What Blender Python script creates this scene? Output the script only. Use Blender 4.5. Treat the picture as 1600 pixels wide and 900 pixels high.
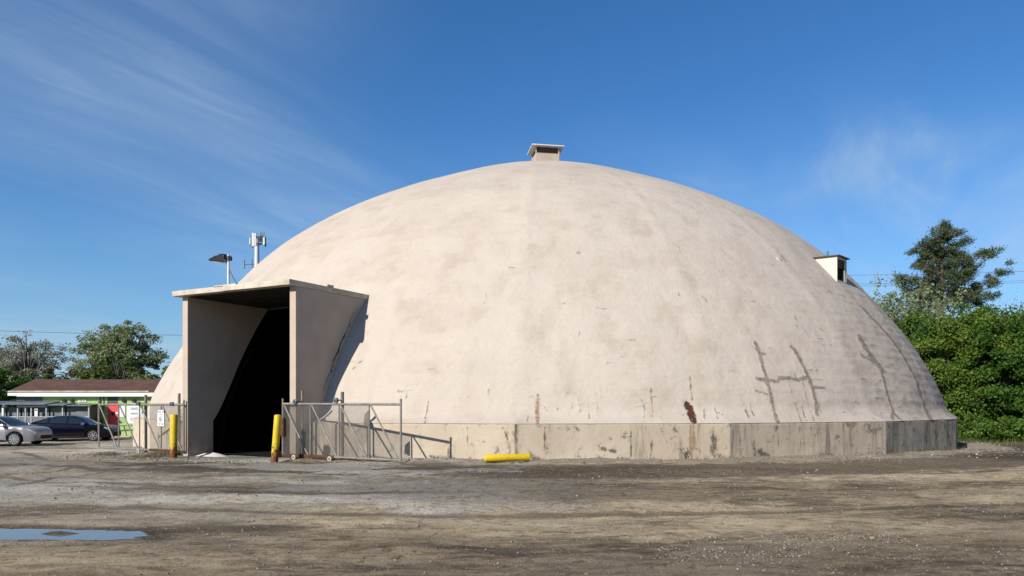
import bpy, math, random
import numpy as np
from mathutils import Vector, Matrix

# ------------------------------------------------------------------ clean + camera + light
for o in list(bpy.data.objects): bpy.data.objects.remove(o)
scene = bpy.context.scene
COL = scene.collection
R_ = math.radians

F = 1155.6; PX0 = 841.0; HZ = 634.0; CAMZ = 1.82          # focal length (px of a 1600 px frame), principal column, horizon row, eye height
cam_d = bpy.data.cameras.new('camera'); cam = bpy.data.objects.new('camera', cam_d); COL.objects.link(cam)
cam.location = (0, 0, CAMZ); cam.rotation_euler = (R_(90), 0, 0)
cam_d.sensor_width = 36.0; cam_d.lens = 26.0
cam_d.shift_x = -(PX0-800)/1600.0; cam_d.shift_y = (HZ-450)/1600.0
cam_d.clip_start = 0.1; cam_d.clip_end = 6000
scene.camera = cam

SUN_AZ = R_(40); SUN_EL = R_(31)                         # light travels towards +x,+y
sd = Vector((math.sin(SUN_AZ)*math.cos(SUN_EL), math.cos(SUN_AZ)*math.cos(SUN_EL), -math.sin(SUN_EL)))
sl = bpy.data.lights.new('sun', 'SUN'); sun = bpy.data.objects.new('sun', sl); COL.objects.link(sun)
sun.rotation_euler = sd.to_track_quat('-Z', 'Y').to_euler(); sun.location = (-40, -40, 50)
sl.energy = 5.0; sl.angle = R_(0.55); sl.color = (1.0, 0.945, 0.865)

world = bpy.data.worlds.new('World'); scene.world = world; world.use_nodes = True
def build_world():
    nt = world.node_tree; N = nt.nodes; L = nt.links
    for n in list(N): N.remove(n)
    out = N.new('ShaderNodeOutputWorld'); bg = N.new('ShaderNodeBackground'); L.new(bg.outputs[0], out.inputs[0])
    bg.inputs[1].default_value = 0.086
    sky = N.new('ShaderNodeTexSky'); sky.sky_type = 'NISHITA'; sky.sun_disc = False
    sky.sun_elevation = SUN_EL; sky.sun_rotation = math.atan2(-sd.x, -sd.y)
    sky.air_density = 1.0; sky.dust_density = 0.2; sky.ozone_density = 2.0; sky.altitude = 200
    hs = N.new('ShaderNodeHueSaturation'); hs.inputs['Saturation'].default_value = 1.14
    tint = N.new('ShaderNodeMix'); tint.data_type = 'RGBA'; tint.blend_type = 'MULTIPLY'; tint.inputs['Factor'].default_value = 1.0
    L.new(sky.outputs[0], tint.inputs['A']); tint.inputs['B'].default_value = (.70, .87, 1.08, 1); L.new(tint.outputs['Result'], hs.inputs['Color'])
    # thin cirrus, laid out on a flat layer high above the place
    tc = N.new('ShaderNodeTexCoord'); sp = N.new('ShaderNodeSeparateXYZ'); L.new(tc.outputs['Generated'], sp.inputs[0])
    def m(op, a, b=None, cl=False):
        n = N.new('ShaderNodeMath'); n.operation = op; n.use_clamp = cl
        for i, v in enumerate((a, b)):
            if v is None: continue
            if isinstance(v, (int, float)): n.inputs[i].default_value = v
            else: L.new(v, n.inputs[i])
        return n.outputs[0]
    zz = m('ADD', m('MAXIMUM', sp.outputs[2], 0.0), 0.12)
    cb = N.new('ShaderNodeCombineXYZ'); L.new(m('DIVIDE', sp.outputs[0], zz), cb.inputs[0]); L.new(m('DIVIDE', sp.outputs[1], zz), cb.inputs[1])
    def noise(vec, loc, rot, sc, scale, det, rough, dist):
        mp = N.new('ShaderNodeMapping'); mp.vector_type = 'TEXTURE'; L.new(vec, mp.inputs[0])
        mp.inputs['Location'].default_value = loc; mp.inputs['Rotation'].default_value = (0, 0, rot); mp.inputs['Scale'].default_value = sc
        t = N.new('ShaderNodeTexNoise'); L.new(mp.outputs[0], t.inputs['Vector'])
        t.inputs['Scale'].default_value = scale; t.inputs['Detail'].default_value = det; t.inputs['Roughness'].default_value = rough; t.inputs['Distortion'].default_value = dist
        return t.outputs[0]
    def ramp(v, a, b):
        n = N.new('ShaderNodeMapRange'); n.interpolation_type = 'SMOOTHSTEP'; L.new(v, n.inputs[0])
        n.inputs[1].default_value = a; n.inputs[2].default_value = b; return n.outputs[0]
    streak = ramp(noise(cb.outputs[0], (.3, .2, 0), R_(58), (2.6, 1.0, 1), 1.5, 8, .60, .8), .34, .74)
    fine = ramp(noise(cb.outputs[0], (4.0, 2.0, 0), R_(64), (2.4, .8, 1), 3.2, 8, .62, 1.2), .38, .75)
    big = ramp(noise(cb.outputs[0], (-.15, 4.9, 0), R_(20), (2.2, 2.2, 1), .8, 2, .5, .2), .40, .60)
    veil = ramp(noise(cb.outputs[0], (2.0, 5.0, 0), R_(60), (3.0, 1.4, 1), .7, 4, .5, .4), .30, .72)
    cl = m('ADD', m('ADD', m('MULTIPLY', streak, .50), m('MULTIPLY', m('MULTIPLY', fine, streak), .55)), m('MULTIPLY', veil, .26))
    cl = m('MULTIPLY', cl, m('ADD', m('MULTIPLY', big, .96), .0), True)
    mx = N.new('ShaderNodeMix'); mx.data_type = 'RGBA'
    hz = N.new('ShaderNodeMix'); hz.data_type = 'RGBA'                 # low band of pale haze all the way round
    L.new(m('MULTIPLY', m('POWER', m('SUBTRACT', 1.0, ramp(sp.outputs[2], -.04, .30)), 1.5), .74), hz.inputs['Factor']); L.new(hs.outputs[0], hz.inputs['A']); hz.inputs['B'].default_value = (2.1, 3.75, 5.55, 1)
    L.new(m('MULTIPLY', cl, .78), mx.inputs['Factor']); L.new(hz.outputs['Result'], mx.inputs['A']); mx.inputs['B'].default_value = (4.2, 5.3, 6.4, 1)
    L.new(mx.outputs['Result'], bg.inputs[0])
build_world()
scene.view_settings.view_transform = 'Standard'; scene.view_settings.look = 'None'
scene.view_settings.exposure = 0.5; scene.view_settings.gamma = 1.0
scene.render.engine = 'CYCLES'

rnd = random.Random(7)
RNG = np.random.default_rng(11)

# ------------------------------------------------------------------ helpers
def pray(px, py):
    return np.array([(px-PX0)/F, 1.0, (HZ-py)/F])
def at(px, py, depth):
    d = pray(px, py)*depth
    return Vector((d[0], d[1], d[2]+CAMZ))

def vnoise(x, y, seed=0):
    xi = np.floor(x); yi = np.floor(y); fx = x-xi; fy = y-yi
    fx = fx*fx*(3-2*fx); fy = fy*fy*(3-2*fy)
    def h(a, b):
        v = np.sin(a*127.1+b*311.7+seed*74.7)*43758.5453
        return v-np.floor(v)
    return (h(xi, yi)*(1-fx)+h(xi+1, yi)*fx)*(1-fy)+(h(xi, yi+1)*(1-fx)+h(xi+1, yi+1)*fx)*fy
def fbm(x, y, octv=4, seed=0, gain=.5):
    x = np.asarray(x, float); y = np.asarray(y, float)
    a = 1.0; s = 0; t = 0; f = 1.0
    for k in range(octv):
        s = s+a*vnoise(x*f+k*17.3, y*f-k*9.1, seed+k); t += a; a *= gain; f *= 2.03
    return s/t
def sst(x, a, b):
    t = np.clip((x-a)/(b-a), 0, 1); return t*t*(3-2*t)

def fast_mesh(name, V, Fc, smooth=False, attrs=None):
    """V (n,3) array, Fc (m,k) int array (all faces the same size)"""
    me = bpy.data.meshes.new(name)
    V = np.ascontiguousarray(V, np.float32); Fc = np.ascontiguousarray(Fc, np.int32)
    me.vertices.add(len(V)); me.vertices.foreach_set('co', V.ravel())
    m, k = Fc.shape
    me.loops.add(m*k); me.loops.foreach_set('vertex_index', Fc.ravel())
    me.polygons.add(m); me.polygons.foreach_set('loop_start', np.arange(0, m*k, k, dtype=np.int32))
    me.update(calc_edges=True)
    if smooth: me.polygons.foreach_set('use_smooth', np.ones(m, bool))
    for kx, v in (attrs or {}).items():
        a = me.attributes.new(kx, 'FLOAT', 'POINT'); a.data.foreach_set('value', np.ascontiguousarray(v, np.float32))
    me.update()
    return me

def world_loc(o):
    v = Vector((0, 0, 0))
    while o is not None:
        v = v+o.location; o = o.parent
    return v

def tagit(o, label, cat, group=None):
    o['label'] = label; o['category'] = cat
    if group: o['group'] = group
    return o
def thing(name, loc, label, cat, group=None):
    o = bpy.data.objects.new(name, None); COL.objects.link(o); o.location = loc; o.empty_display_size = .2
    return tagit(o, label, cat, group)
def link(name, me, m, parent=None, label=None, loc=None):
    o = bpy.data.objects.new(name, me); COL.objects.link(o)
    if m: me.materials.append(m)
    if parent is not None:
        o.parent = parent
    if label: o['label'] = label
    if loc is not None: o.location = loc
    return o

class MB:
    def __init__(s): s.v = []; s.f = []
    def add(s, vs, fs):
        n = len(s.v); s.v += [tuple(map(float, v)) for v in vs]; s.f += [tuple(i+n for i in f) for f in fs]; return s
    def obox(s, c, ax, ay, az):
        c = Vector(c); ax = Vector(ax); ay = Vector(ay); az = Vector(az)
        vs = [c+i*ax+j*ay+k*az for i in (-1, 1) for j in (-1, 1) for k in (-1, 1)]
        return s.add(vs, [(0, 1, 3, 2), (4, 6, 7, 5), (0, 4, 5, 1), (2, 3, 7, 6), (0, 2, 6, 4), (1, 5, 7, 3)])
    def box(s, x0, x1, y0, y1, z0, z1):
        return s.obox(((x0+x1)/2, (y0+y1)/2, (z0+z1)/2), ((x1-x0)/2, 0, 0), (0, (y1-y0)/2, 0), (0, 0, (z1-z0)/2))
    def tube(s, pts, rad, n=6, cap=True):
        pts = [Vector(p) for p in pts]
        if not hasattr(rad, '__len__'): rad = [rad]*len(pts)
        vs = []; fs = []
        for i, p in enumerate(pts):
            d = (pts[min(i+1, len(pts)-1)]-pts[max(i-1, 0)])
            d = d.normalized() if d.length > 1e-9 else Vector((0, 0, 1))
            u = d.cross(Vector((0, 0, 1)) if abs(d.z) < .95 else Vector((1, 0, 0))).normalized(); w = d.cross(u)
            for k in range(n):
                a = 2*math.pi*k/n; vs.append(p+rad[i]*(math.cos(a)*u+math.sin(a)*w))
        for i in range(len(pts)-1):
            for k in range(n):
                fs.append((i*n+k, i*n+(k+1) % n, (i+1)*n+(k+1) % n, (i+1)*n+k))
        if cap:
            fs.append(tuple(range(n-1, -1, -1))); fs.append(tuple((len(pts)-1)*n+k for k in range(n)))
        return s.add(vs, fs)
    def lathe(s, c, axis, prof, n=16):
        """prof: (along, radius) pairs"""
        c = Vector(c); d = Vector(axis).normalized()
        u = d.cross(Vector((0, 0, 1)) if abs(d.z) < .95 else Vector((1, 0, 0))).normalized(); w = d.cross(u)
        vs = []; fs = []
        for (a, r) in prof:
            for k in range(n):
                t = 2*math.pi*k/n; vs.append(c+a*d+r*(math.cos(t)*u+math.sin(t)*w))
        for i in range(len(prof)-1):
            for k in range(n):
                fs.append((i*n+k, i*n+(k+1) % n, (i+1)*n+(k+1) % n, (i+1)*n+k))
        fs.append(tuple(range(n-1, -1, -1))); fs.append(tuple((len(prof)-1)*n+k for k in range(n)))
        return s.add(vs, fs)
    def prism(s, poly, off):
        """poly: 3-D points of a planar outline, off: extrusion vector"""
        n = len(poly); off = Vector(off)
        vs = [Vector(p) for p in poly]+[Vector(p)+off for p in poly]
        fs = [tuple(range(n-1, -1, -1)), tuple(range(n, 2*n))]+[(i, (i+1) % n, n+(i+1) % n, n+i) for i in range(n)]
        return s.add(vs, fs)
    def build(s, name, m, parent=None, smooth=False, bevel=0, label=None, world=True, angle=None):
        import bmesh
        o0 = world_loc(parent) if (parent is not None and world) else Vector((0, 0, 0))
        me = bpy.data.meshes.new(name)
        me.from_pydata([(x-o0.x, y-o0.y, z-o0.z) for x, y, z in s.v], [], s.f)
        bm = bmesh.new(); bm.from_mesh(me); bmesh.ops.recalc_face_normals(bm, faces=bm.faces)
        bm.to_mesh(me); bm.free()
        if smooth:
            for p in me.polygons: p.use_smooth = True
            try: me.set_sharp_from_angle(angle=R_(angle or 40))
            except Exception: pass
        o = link(name, me, m, parent, label)
        if bevel:
            b = o.modifiers.new('bevel', 'BEVEL'); b.width = bevel; b.segments = 2; b.limit_method = 'ANGLE'; b.angle_limit = R_(35)
        return o

def text_mesh(body, size, mat_, parent, origin, ux, uz, name='lettering', extrude=.002, bold=False):
    """flat lettering in a plane spanned by ux (reading direction) and uz (up), centred at origin (world)"""
    cu = bpy.data.curves.new(name, 'FONT'); cu.body = body; cu.size = size; cu.align_x = 'CENTER'; cu.align_y = 'CENTER'; cu.extrude = extrude
    if bold: cu.offset = size*.02
    tmp = bpy.data.objects.new('tmp_text', cu); COL.objects.link(tmp)
    dg = bpy.context.evaluated_depsgraph_get(); me = bpy.data.meshes.new_from_object(tmp.evaluated_get(dg))
    bpy.data.objects.remove(tmp); bpy.data.curves.remove(cu)
    ux = Vector(ux).normalized(); uz = Vector(uz).normalized(); un = ux.cross(uz)
    o0 = world_loc(parent) if parent else Vector((0, 0, 0))
    for v in me.vertices:
        p = Vector(origin)+ux*v.co.x+uz*v.co.y+un*v.co.z; v.co = p-o0
    me.name = name
    return link(name, me, mat_, parent)

# ------------------------------------------------------------------ materials
ALB = .72            # reflectances below were judged against a brighter exposure; scaled to real ones here
class NT:
    def __init__(s, name):
        s.m = bpy.data.materials.new(name); s.m.use_nodes = True
        s.t = s.m.node_tree; s.N = s.t.nodes; s.L = s.t.links
        s.b = s.N['Principled BSDF']; s.out = s.N['Material Output']
    def put(s, sock, v):
        if isinstance(v, (int, float)): sock.default_value = v
        elif isinstance(v, (tuple, list)): sock.default_value = tuple(v)+((1,) if len(v) == 3 and len(sock.default_value) == 4 else ())
        else: s.L.new(v, sock)
    def math(s, op, a, b=0.0, cl=False):
        n = s.N.new('ShaderNodeMath'); n.operation = op; n.use_clamp = cl; s.put(n.inputs[0], a); s.put(n.inputs[1], b); return n.outputs[0]
    def attr(s, name, typ='GEOMETRY'):
        n = s.N.new('ShaderNodeAttribute'); n.attribute_name = name; n.attribute_type = typ; return n.outputs['Fac']
    def pos(s, scale=(1, 1, 1), rot=(0, 0, 0), obj=False):
        if obj:
            src = s.N.new('ShaderNodeTexCoord').outputs['Object']
        else:
            src = s.N.new('ShaderNodeNewGeometry').outputs['Position']
        mp = s.N.new('ShaderNodeMapping'); s.L.new(src, mp.inputs[0]); mp.inputs['Scale'].default_value = scale; mp.inputs['Rotation'].default_value = rot
        return mp.outputs[0]
    def noise(s, scale, det=4, rough=.55, vec=None, dist=0):
        n = s.N.new('ShaderNodeTexNoise'); n.inputs['Scale'].default_value = scale; n.inputs['Detail'].default_value = det
        n.inputs['Roughness'].default_value = rough; n.inputs['Distortion'].default_value = dist
        s.L.new(vec if vec is not None else s.pos(), n.inputs['Vector']); return n.outputs[0]
    def ramp(s, v, a, b, lo=0.0, hi=1.0):
        n = s.N.new('ShaderNodeMapRange'); n.interpolation_type = 'SMOOTHSTEP'; s.put(n.inputs[0], v)
        for i, x in enumerate((a, b, lo, hi)): s.put(n.inputs[i+1], x)
        return n.outputs[0]
    def mix(s, f, a, b, mode='MIX'):
        n = s.N.new('ShaderNodeMix'); n.data_type = 'RGBA'; n.blend_type = mode
        s.put(n.inputs['Factor'], f); s.put(n.inputs['A'], a); s.put(n.inputs['B'], b); return n.outputs['Result']
    def bump(s, h, strength=.3, dist=.02, prev=None):
        n = s.N.new('ShaderNodeBump'); n.inputs['Strength'].default_value = strength; n.inputs['Distance'].default_value = dist
        s.put(n.inputs['Height'], h)
        if prev is not None: s.L.new(prev, n.inputs['Normal'])
        return n.outputs[0]
    def fin(s, col, rough=.8, normal=None, metal=0.0, spec=.3, k=ALB):
        if k != 1.0: col = s.mix(1.0, col, (k, k, k), 'MULTIPLY')
        s.put(s.b.inputs['Base Color'], col); s.put(s.b.inputs['Roughness'], rough); s.put(s.b.inputs['Metallic'], metal)
        s.b.inputs['Specular IOR Level'].default_value = spec
        if normal is not None: s.L.new(normal, s.b.inputs['Normal'])
        return s.m

def plain(name, col, rough=.6, metal=0.0, var=.18, scale=6.0, bump=0.0, spec=.35, dirt=None):
    n = NT(name); z = n.noise(scale, 5, .6)
    a = tuple(c*(1-var) for c in col); b = tuple(min(1, c*(1+var)) for c in col)
    c = n.mix(n.ramp(z, .3, .7), a, b)
    if dirt:
        c = n.mix(n.math('MULTIPLY', n.ramp(n.noise(scale*2.3, 6, .7), .52, .7), dirt[1]), c, dirt[0])
    return n.fin(c, rough, n.bump(z, bump, .01) if bump else None, metal, spec)

def mat_foliage(name, c1, c2, trans=.35, scale=.6):
    n = NT(name)
    isl = n.N.new('ShaderNodeNewGeometry').outputs['Random Per Island']
    f = n.math('ADD', n.math('MULTIPLY', n.noise(scale, 3, .6), .9), n.math('MULTIPLY', n.math('SUBTRACT', isl, .5), .75), True)
    c = n.mix(f, c1, c2)
    n.fin(c, .55, None, 0, .25, 1.0)
    tr = n.N.new('ShaderNodeBsdfTranslucent'); n.L.new(c, tr.inputs[0])
    mx = n.N.new('ShaderNodeMixShader'); mx.inputs[0].default_value = trans
    n.L.new(n.b.outputs[0], mx.inputs[1]); n.L.new(tr.outputs[0], mx.inputs[2]); n.L.new(mx.outputs[0], n.out.inputs[0])
    return n.m

def mat_dome():
    n = NT('painted_foam_shell')
    g = n.attr('grime_shade'); gw = n.ramp(g, .05, .75, .22, 1.0)
    big = n.noise(.16, 4, .55); mid = n.noise(.75, 5, .6); fine = n.noise(4.5, 6, .65)
    c = n.mix(n.ramp(big, .36, .66), (.600, .522, .440), (.550, .470, .391))
    c = n.mix(n.math('MULTIPLY', n.ramp(mid, .5, .72), .55), c, (0.447, 0.361, 0.284))
    c = n.mix(n.math('MULTIPLY', n.ramp(n.noise(.55, 4, .6, n.pos((1, 1, 1.7), (0, 0, .8))), .55, .75), .5), c, (0.602, 0.516, 0.417))
    sv = n.ramp(n.noise(.9, 4, .55, n.pos((1, 1, .28))), .50, .62); sh = n.ramp(n.noise(.75, 4, .55, n.pos((.5, .5, 2.0))), .50, .60)
    c = n.mix(n.math('MULTIPLY', sv, .34), c, (.495, .400, .318))
    c = n.mix(n.math('MULTIPLY', sh, .34), c, (.615, .535, .430))
    drp = n.ramp(n.noise(3.2, 6, .7, n.pos((1, 1, .07))), .58, .76)
    c = n.mix(n.math('MULTIPLY', drp, .22), c, (.33, .272, .212))
    # roller marks and old shingle rows: thin level bands
    rows = n.noise(2.0, 7, .70, n.pos((.42, .42, 3.0)))
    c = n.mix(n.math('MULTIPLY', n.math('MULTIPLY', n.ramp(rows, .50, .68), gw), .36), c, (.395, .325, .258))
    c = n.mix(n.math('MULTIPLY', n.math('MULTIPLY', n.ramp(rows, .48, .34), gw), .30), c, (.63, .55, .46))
    c = n.mix(n.math('MULTIPLY', n.ramp(fine, .56, .72), .26), c, (.405, .330, .262))
    dash = n.ramp(n.noise(1.7, 8, .74, n.pos((.8, .8, 3.6))), .30, .70)
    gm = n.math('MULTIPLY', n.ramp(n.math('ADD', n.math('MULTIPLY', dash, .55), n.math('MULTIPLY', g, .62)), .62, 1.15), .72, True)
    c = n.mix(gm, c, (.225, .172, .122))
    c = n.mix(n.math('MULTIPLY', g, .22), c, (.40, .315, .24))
    spk = n.ramp(n.noise(2.6, 7, .72, n.pos((.7, .7, 1.5))), .60, .74)
    c = n.mix(n.math('MULTIPLY', spk, .30), c, (.40, .325, .25))
    d = n.attr('dark'); br = n.ramp(n.noise(7.5, 9, .80), .30, .70)
    dm = n.ramp(n.math('ADD', d, n.math('MULTIPLY', n.math('SUBTRACT', br, .5), .75)), .25, .85)
    c = n.mix(n.math('MULTIPLY', n.math('MULTIPLY', dm, n.ramp(n.noise(11, 6, .75), .25, .6, .45, 1.0)), .84), c, n.mix(n.ramp(n.noise(6, 5), .35, .65), (0.099, 0.077, 0.055), (0.232, 0.185, 0.138)))
    r = n.attr('rust')
    rm = n.ramp(n.math('ADD', r, n.math('MULTIPLY', n.math('SUBTRACT', br, .5), .9)), .25, 1.05)
    c = n.mix(n.math('MULTIPLY', rm, .8), c, n.mix(rm, (0.430, 0.258, 0.112), (0.224, 0.095, 0.034)))
    p = n.attr('peel')
    pm = n.ramp(n.math('ADD', p, n.math('MULTIPLY', n.math('SUBTRACT', br, .5), .75)), .3, .7)
    c = n.mix(pm, c, (0.086, 0.033, 0.019))
    b1 = n.bump(n.noise(1.1, 4, .6), .35, .12); b2 = n.bump(n.noise(5, 7, .7), .55, .035, b1)
    b3 = n.bump(n.math('SUBTRACT', rows, n.math('MULTIPLY', dm, .4)), .42, .05, b2)
    return n.fin(c, .85, b3, 0, .2)
def mat_ring():
    n = NT('stained_concrete_kerb')
    g = n.attr('grime_shade')
    base = n.mix(n.ramp(n.noise(.5, 4, .6), .35, .65), (.640, .540, .415), (.560, .462, .345))
    base = n.mix(n.math('MULTIPLY', n.ramp(n.noise(2.2, 5, .65), .55, .7), .6), base, (0.499, 0.447, 0.370))
    st = n.noise(1.9, 6, .68, n.pos((1, 1, .10)))                    # runs of dirty water down the wall
    st2 = n.noise(5.5, 5, .7, n.pos((1, 1, .14)))
    bl = n.noise(2.4, 6, .72)
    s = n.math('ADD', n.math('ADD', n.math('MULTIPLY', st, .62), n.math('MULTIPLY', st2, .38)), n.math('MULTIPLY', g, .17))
    c = n.mix(n.math('MULTIPLY', n.ramp(s, .57, .76), .80), base, (0.142, 0.125, 0.099))
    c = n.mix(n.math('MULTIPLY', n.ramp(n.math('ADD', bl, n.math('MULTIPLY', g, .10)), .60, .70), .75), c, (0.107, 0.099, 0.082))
    c = n.mix(n.math('MULTIPLY', n.ramp(n.noise(3.3, 5, .7, n.pos((1, 1, .2))), .64, .74), .6), c, (0.568, 0.533, 0.464))
    c = n.mix(n.math('MULTIPLY', g, .34), c, (.185, .142, .098))  # overall darkening: dirt, with the shade of the right-hand bays painted in
    d = n.attr('dark'); br = n.ramp(n.noise(5, 7, .75, n.pos((1, 1, .45))), .3, .7)
    dm = n.ramp(n.math('ADD', n.math('MULTIPLY', d, .9), n.math('MULTIPLY', n.math('SUBTRACT', br, .5), 1.1)), .3, 1.1)
    c = n.mix(n.math('MULTIPLY', dm, .85), c, (0.073, 0.063, 0.048))
    r = n.ramp(n.math('ADD', n.attr('rust'), n.math('MULTIPLY', n.math('SUBTRACT', br, .5), 1.0)), .3, 1.2)
    c = n.mix(n.math('MULTIPLY', r, .6), c, (0.232, 0.099, 0.047))
    b1 = n.bump(n.noise(3, 6, .7), .5, .04); b2 = n.bump(n.noise(22, 5, .7), .35, .012, b1)
    return n.fin(c, .9, b2, 0, .2)
def mat_portal():
    n = NT('painted_block_wall')
    c = n.mix(n.ramp(n.noise(.8, 4, .6), .35, .68), (0.570, 0.465, 0.368), (0.497, 0.400, 0.317))
    c = n.mix(n.math('MULTIPLY', n.ramp(n.noise(3, 6, .7, n.pos((1, 1, .3))), .55, .75), .4), c, (0.368, 0.308, 0.258))
    zz = n.N.new('ShaderNodeSeparateXYZ'); n.L.new(n.pos(), zz.inputs[0])
    low = n.math('MULTIPLY', n.ramp(zz.outputs[2], 1.1, .0), n.ramp(n.noise(4, 6, .7), .42, .66))
    c = n.mix(n.math('MULTIPLY', low, .6), c, (0.239, 0.147, 0.087))
    b = n.bump(n.noise(6, 6, .7), .4, .02)
    return n.fin(c, .85, b, 0, .2)
def mat_ground():
    n = NT('salted_dirt_lot')
    st = lambda v, a=.3, b=.7: n.ramp(v, a, b)
    nz = st(n.noise(.55, 9, .72), .34, .66); fz = st(n.noise(5.5, 9, .76), .32, .68); vf = st(n.noise(26, 6, .78), .32, .68)
    trk = st(n.noise(.8, 9, .72, n.pos((.6, 1.7, 1), (0, 0, -.12)), .7), .34, .66)
    trk2 = st(n.noise(2.2, 9, .74, n.pos((.6, 1.8, 1), (0, 0, .06)), .4), .34, .66)
    c = n.mix(nz, (.700, .550, .365), (.430, .330, .212))
    c = n.mix(n.math('MULTIPLY', n.ramp(trk, .52, .98), .70), c, (.200, .146, .090))
    c = n.mix(n.math('MULTIPLY', n.ramp(trk2, .45, .0), .62), c, (.78, .655, .475))
    c = n.mix(n.math('MULTIPLY', n.ramp(trk2, .60, 1.0), .70), c, (.205, .152, .096))
    c = n.mix(n.math('MULTIPLY', n.ramp(fz, .62, 1.0), .60), c, (.70, .60, .46))
    c = n.mix(n.math('MULTIPLY', n.ramp(fz, .38, .0), .75), c, (.140, .104, .070))
    mixn = n.math('ADD', n.math('ADD', n.math('MULTIPLY', trk, .30), n.math('MULTIPLY', trk2, .35)), n.math('MULTIPLY', fz, .35))
    def brk(name, amt, a, b, nn):
        return n.ramp(n.math('ADD', n.attr(name), n.math('MULTIPLY', n.math('SUBTRACT', nn, .5), amt)), a, b)
    gc = n.mix(fz, (.250, .222, .182), (.540, .500, .425))
    c = n.mix(n.math('MULTIPLY', brk('grey', 1.0, .2, 1.0, mixn), .70), c, gc)
    gv = n.mix(vf, (.300, .245, .180), (.70, .62, .49))
    c = n.mix(n.math('MULTIPLY', brk('gravel', 1.1, .25, .85, fz), .88), c, gv)
    wet = brk('wet', 1.1, .12, .75, mixn)
    c = n.mix(n.math('MULTIPLY', wet, .86), c, n.mix(fz, (.070, .054, .037), (.190, .148, .102)))
    salt = brk('salt', 1.6, .36, 1.05, mixn)
    c = n.mix(n.math('MULTIPLY', salt, .82), c, n.mix(fz, (.50, .465, .41), (.76, .72, .65)))
    c = n.mix(n.math('MULTIPLY', n.attr('grass'), n.ramp(fz, .0, .3)), c, n.mix(vf, (.045, .072, .022), (.095, .125, .04)))
    c = n.mix(n.math('MULTIPLY', n.attr('mud'), .9), c, (.060, .046, .032))
    c = n.mix(n.math('MULTIPLY', n.ramp(n.math('ADD', n.attr('track'), n.math('MULTIPLY', n.math('SUBTRACT', fz, .5), .8)), .15, .8), .75), c, (.150, .112, .072))
    c = n.mix(n.math('MULTIPLY', n.ramp(vf, .62, .95), .35), c, (.66, .58, .46))
    c = n.mix(n.math('MULTIPLY', n.ramp(vf, .35, .05), .45), c, (.115, .088, .062))
    tn = n.N.new('ShaderNodeCombineColor'); ta = n.attr('tone')
    for q in range(3): n.L.new(ta, tn.inputs[q])
    c = n.mix(1.0, n.mix(1.0, c, (1.0, .985, .935), 'MULTIPLY'), tn.outputs[0], 'MULTIPLY')
    b1 = n.bump(n.noise(2.3, 8, .72), .9, .16); b2 = n.bump(n.math('ADD', fz, trk2), .8, .04, b1); b3 = n.bump(vf, .8, .016, b2)
    return n.fin(c, .95, b3, 0, .15)

M = {}
M['dome'] = mat_dome(); M['ring'] = mat_ring(); M['portal'] = mat_portal(); M['ground'] = mat_ground()
M['lining'] = plain('doorway_shade_lining', (.014, .013, .012), .95, var=.3, spec=.05)  # near-black so the inside of the doorway stays in deep shade
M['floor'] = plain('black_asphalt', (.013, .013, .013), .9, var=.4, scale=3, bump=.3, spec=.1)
M['slab'] = plain('weathered_slab', (.60, .52, .42), .85, var=.18, scale=1.5, bump=.4, dirt=((.24, .20, .16), .5))
M['ventcap'] = plain('white_sheet', (.80, .79, .76), .5, var=.06)
M['dark'] = plain('dark_void', (.018, .014, .012), .9, spec=.1)
M['brown'] = plain('brown_louvre', (.085, .06, .05), .7)
M['galv'] = plain('galvanised_steel', (.40, .40, .39), .45, .75, var=.2, scale=9, dirt=((.22, .17, .13), .5))
M['galvpaint'] = plain('pale_weathered_pipe', (.25, .232, .205), .6, .15, var=.25, scale=7, dirt=((.26, .19, .14), .55))
M['rustpost'] = plain('weathered_post', (.25, .215, .185), .8, .2, var=.25, scale=6, dirt=((.15, .075, .04), .6))
M['rust'] = plain('rusty_steel', (.110, .055, .033), .9, .1, var=.45, scale=12, bump=.5, spec=.15, dirt=((.20, .098, .05), .6))
M['wire'] = plain('chain_link_wire', (.42, .38, .33), .6, .2, dirt=((.26, .13, .07), .6))
M['rubber'] = plain('black_rubber', (.02, .02, .02), .8, spec=.2)
M['wheel'] = plain('nylon_wheel', (.50, .46, .40), .6, dirt=((.2, .12, .07), .7))
M['signwhite'] = plain('sign_white', (.80, .81, .80), .45, var=.04)
M['signblack'] = plain('sign_black', (.025, .025, .028), .5)
M['signgrey'] = plain('sign_grey_ink', (.20, .22, .21), .6)
M['black'] = plain('black_metal', (.022, .022, .024), .45, .2)
M['lens'] = plain('lamp_lens', (.55, .56, .56), .2, var=.05)
M['pole'] = plain('white_pole', (.72, .72, .70), .5, .1, var=.08)
M['antenna'] = plain('antenna_white', (.74, .76, .76), .5, var=.06)
M['steel_dark'] = plain('mast_steel', (.16, .165, .175), .55, .5)
M['green'] = plain('lime_green_paint', (.34, .52, .16), .7, var=.12, scale=2, bump=.1)
M['greydk'] = plain('dark_green_grey_paint', (.085, .10, .090), .7, var=.15)
M['screen'] = plain('grey_screen_cloth', (.19, .20, .195), .85, var=.2, scale=4)
M['frame'] = plain('pale_frame_tube', (.42, .45, .46), .5, .35)
M['reddoor'] = plain('coral_red_door', (.78, .075, .085), .5, var=.05)
M['white'] = plain('white_paint', (.84, .82, .76), .5, var=.04)
M['shingle'] = plain('brown_shingle_roof', (.125, .060, .040), .9, var=.25, scale=1.2, bump=.5, dirt=((.09, .05, .036), .5))
M['tin'] = plain('pale_corrugated_tin', (.33, .38, .42), .4, .55, var=.12, scale=1)
M['glass'] = plain('dark_window_glass', (.02, .024, .028), .08, .0, var=.1, spec=.6)
M['carglass'] = plain('tinted_car_glass', (.018, .028, .034), .06, .0, var=.1, spec=.6)
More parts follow.
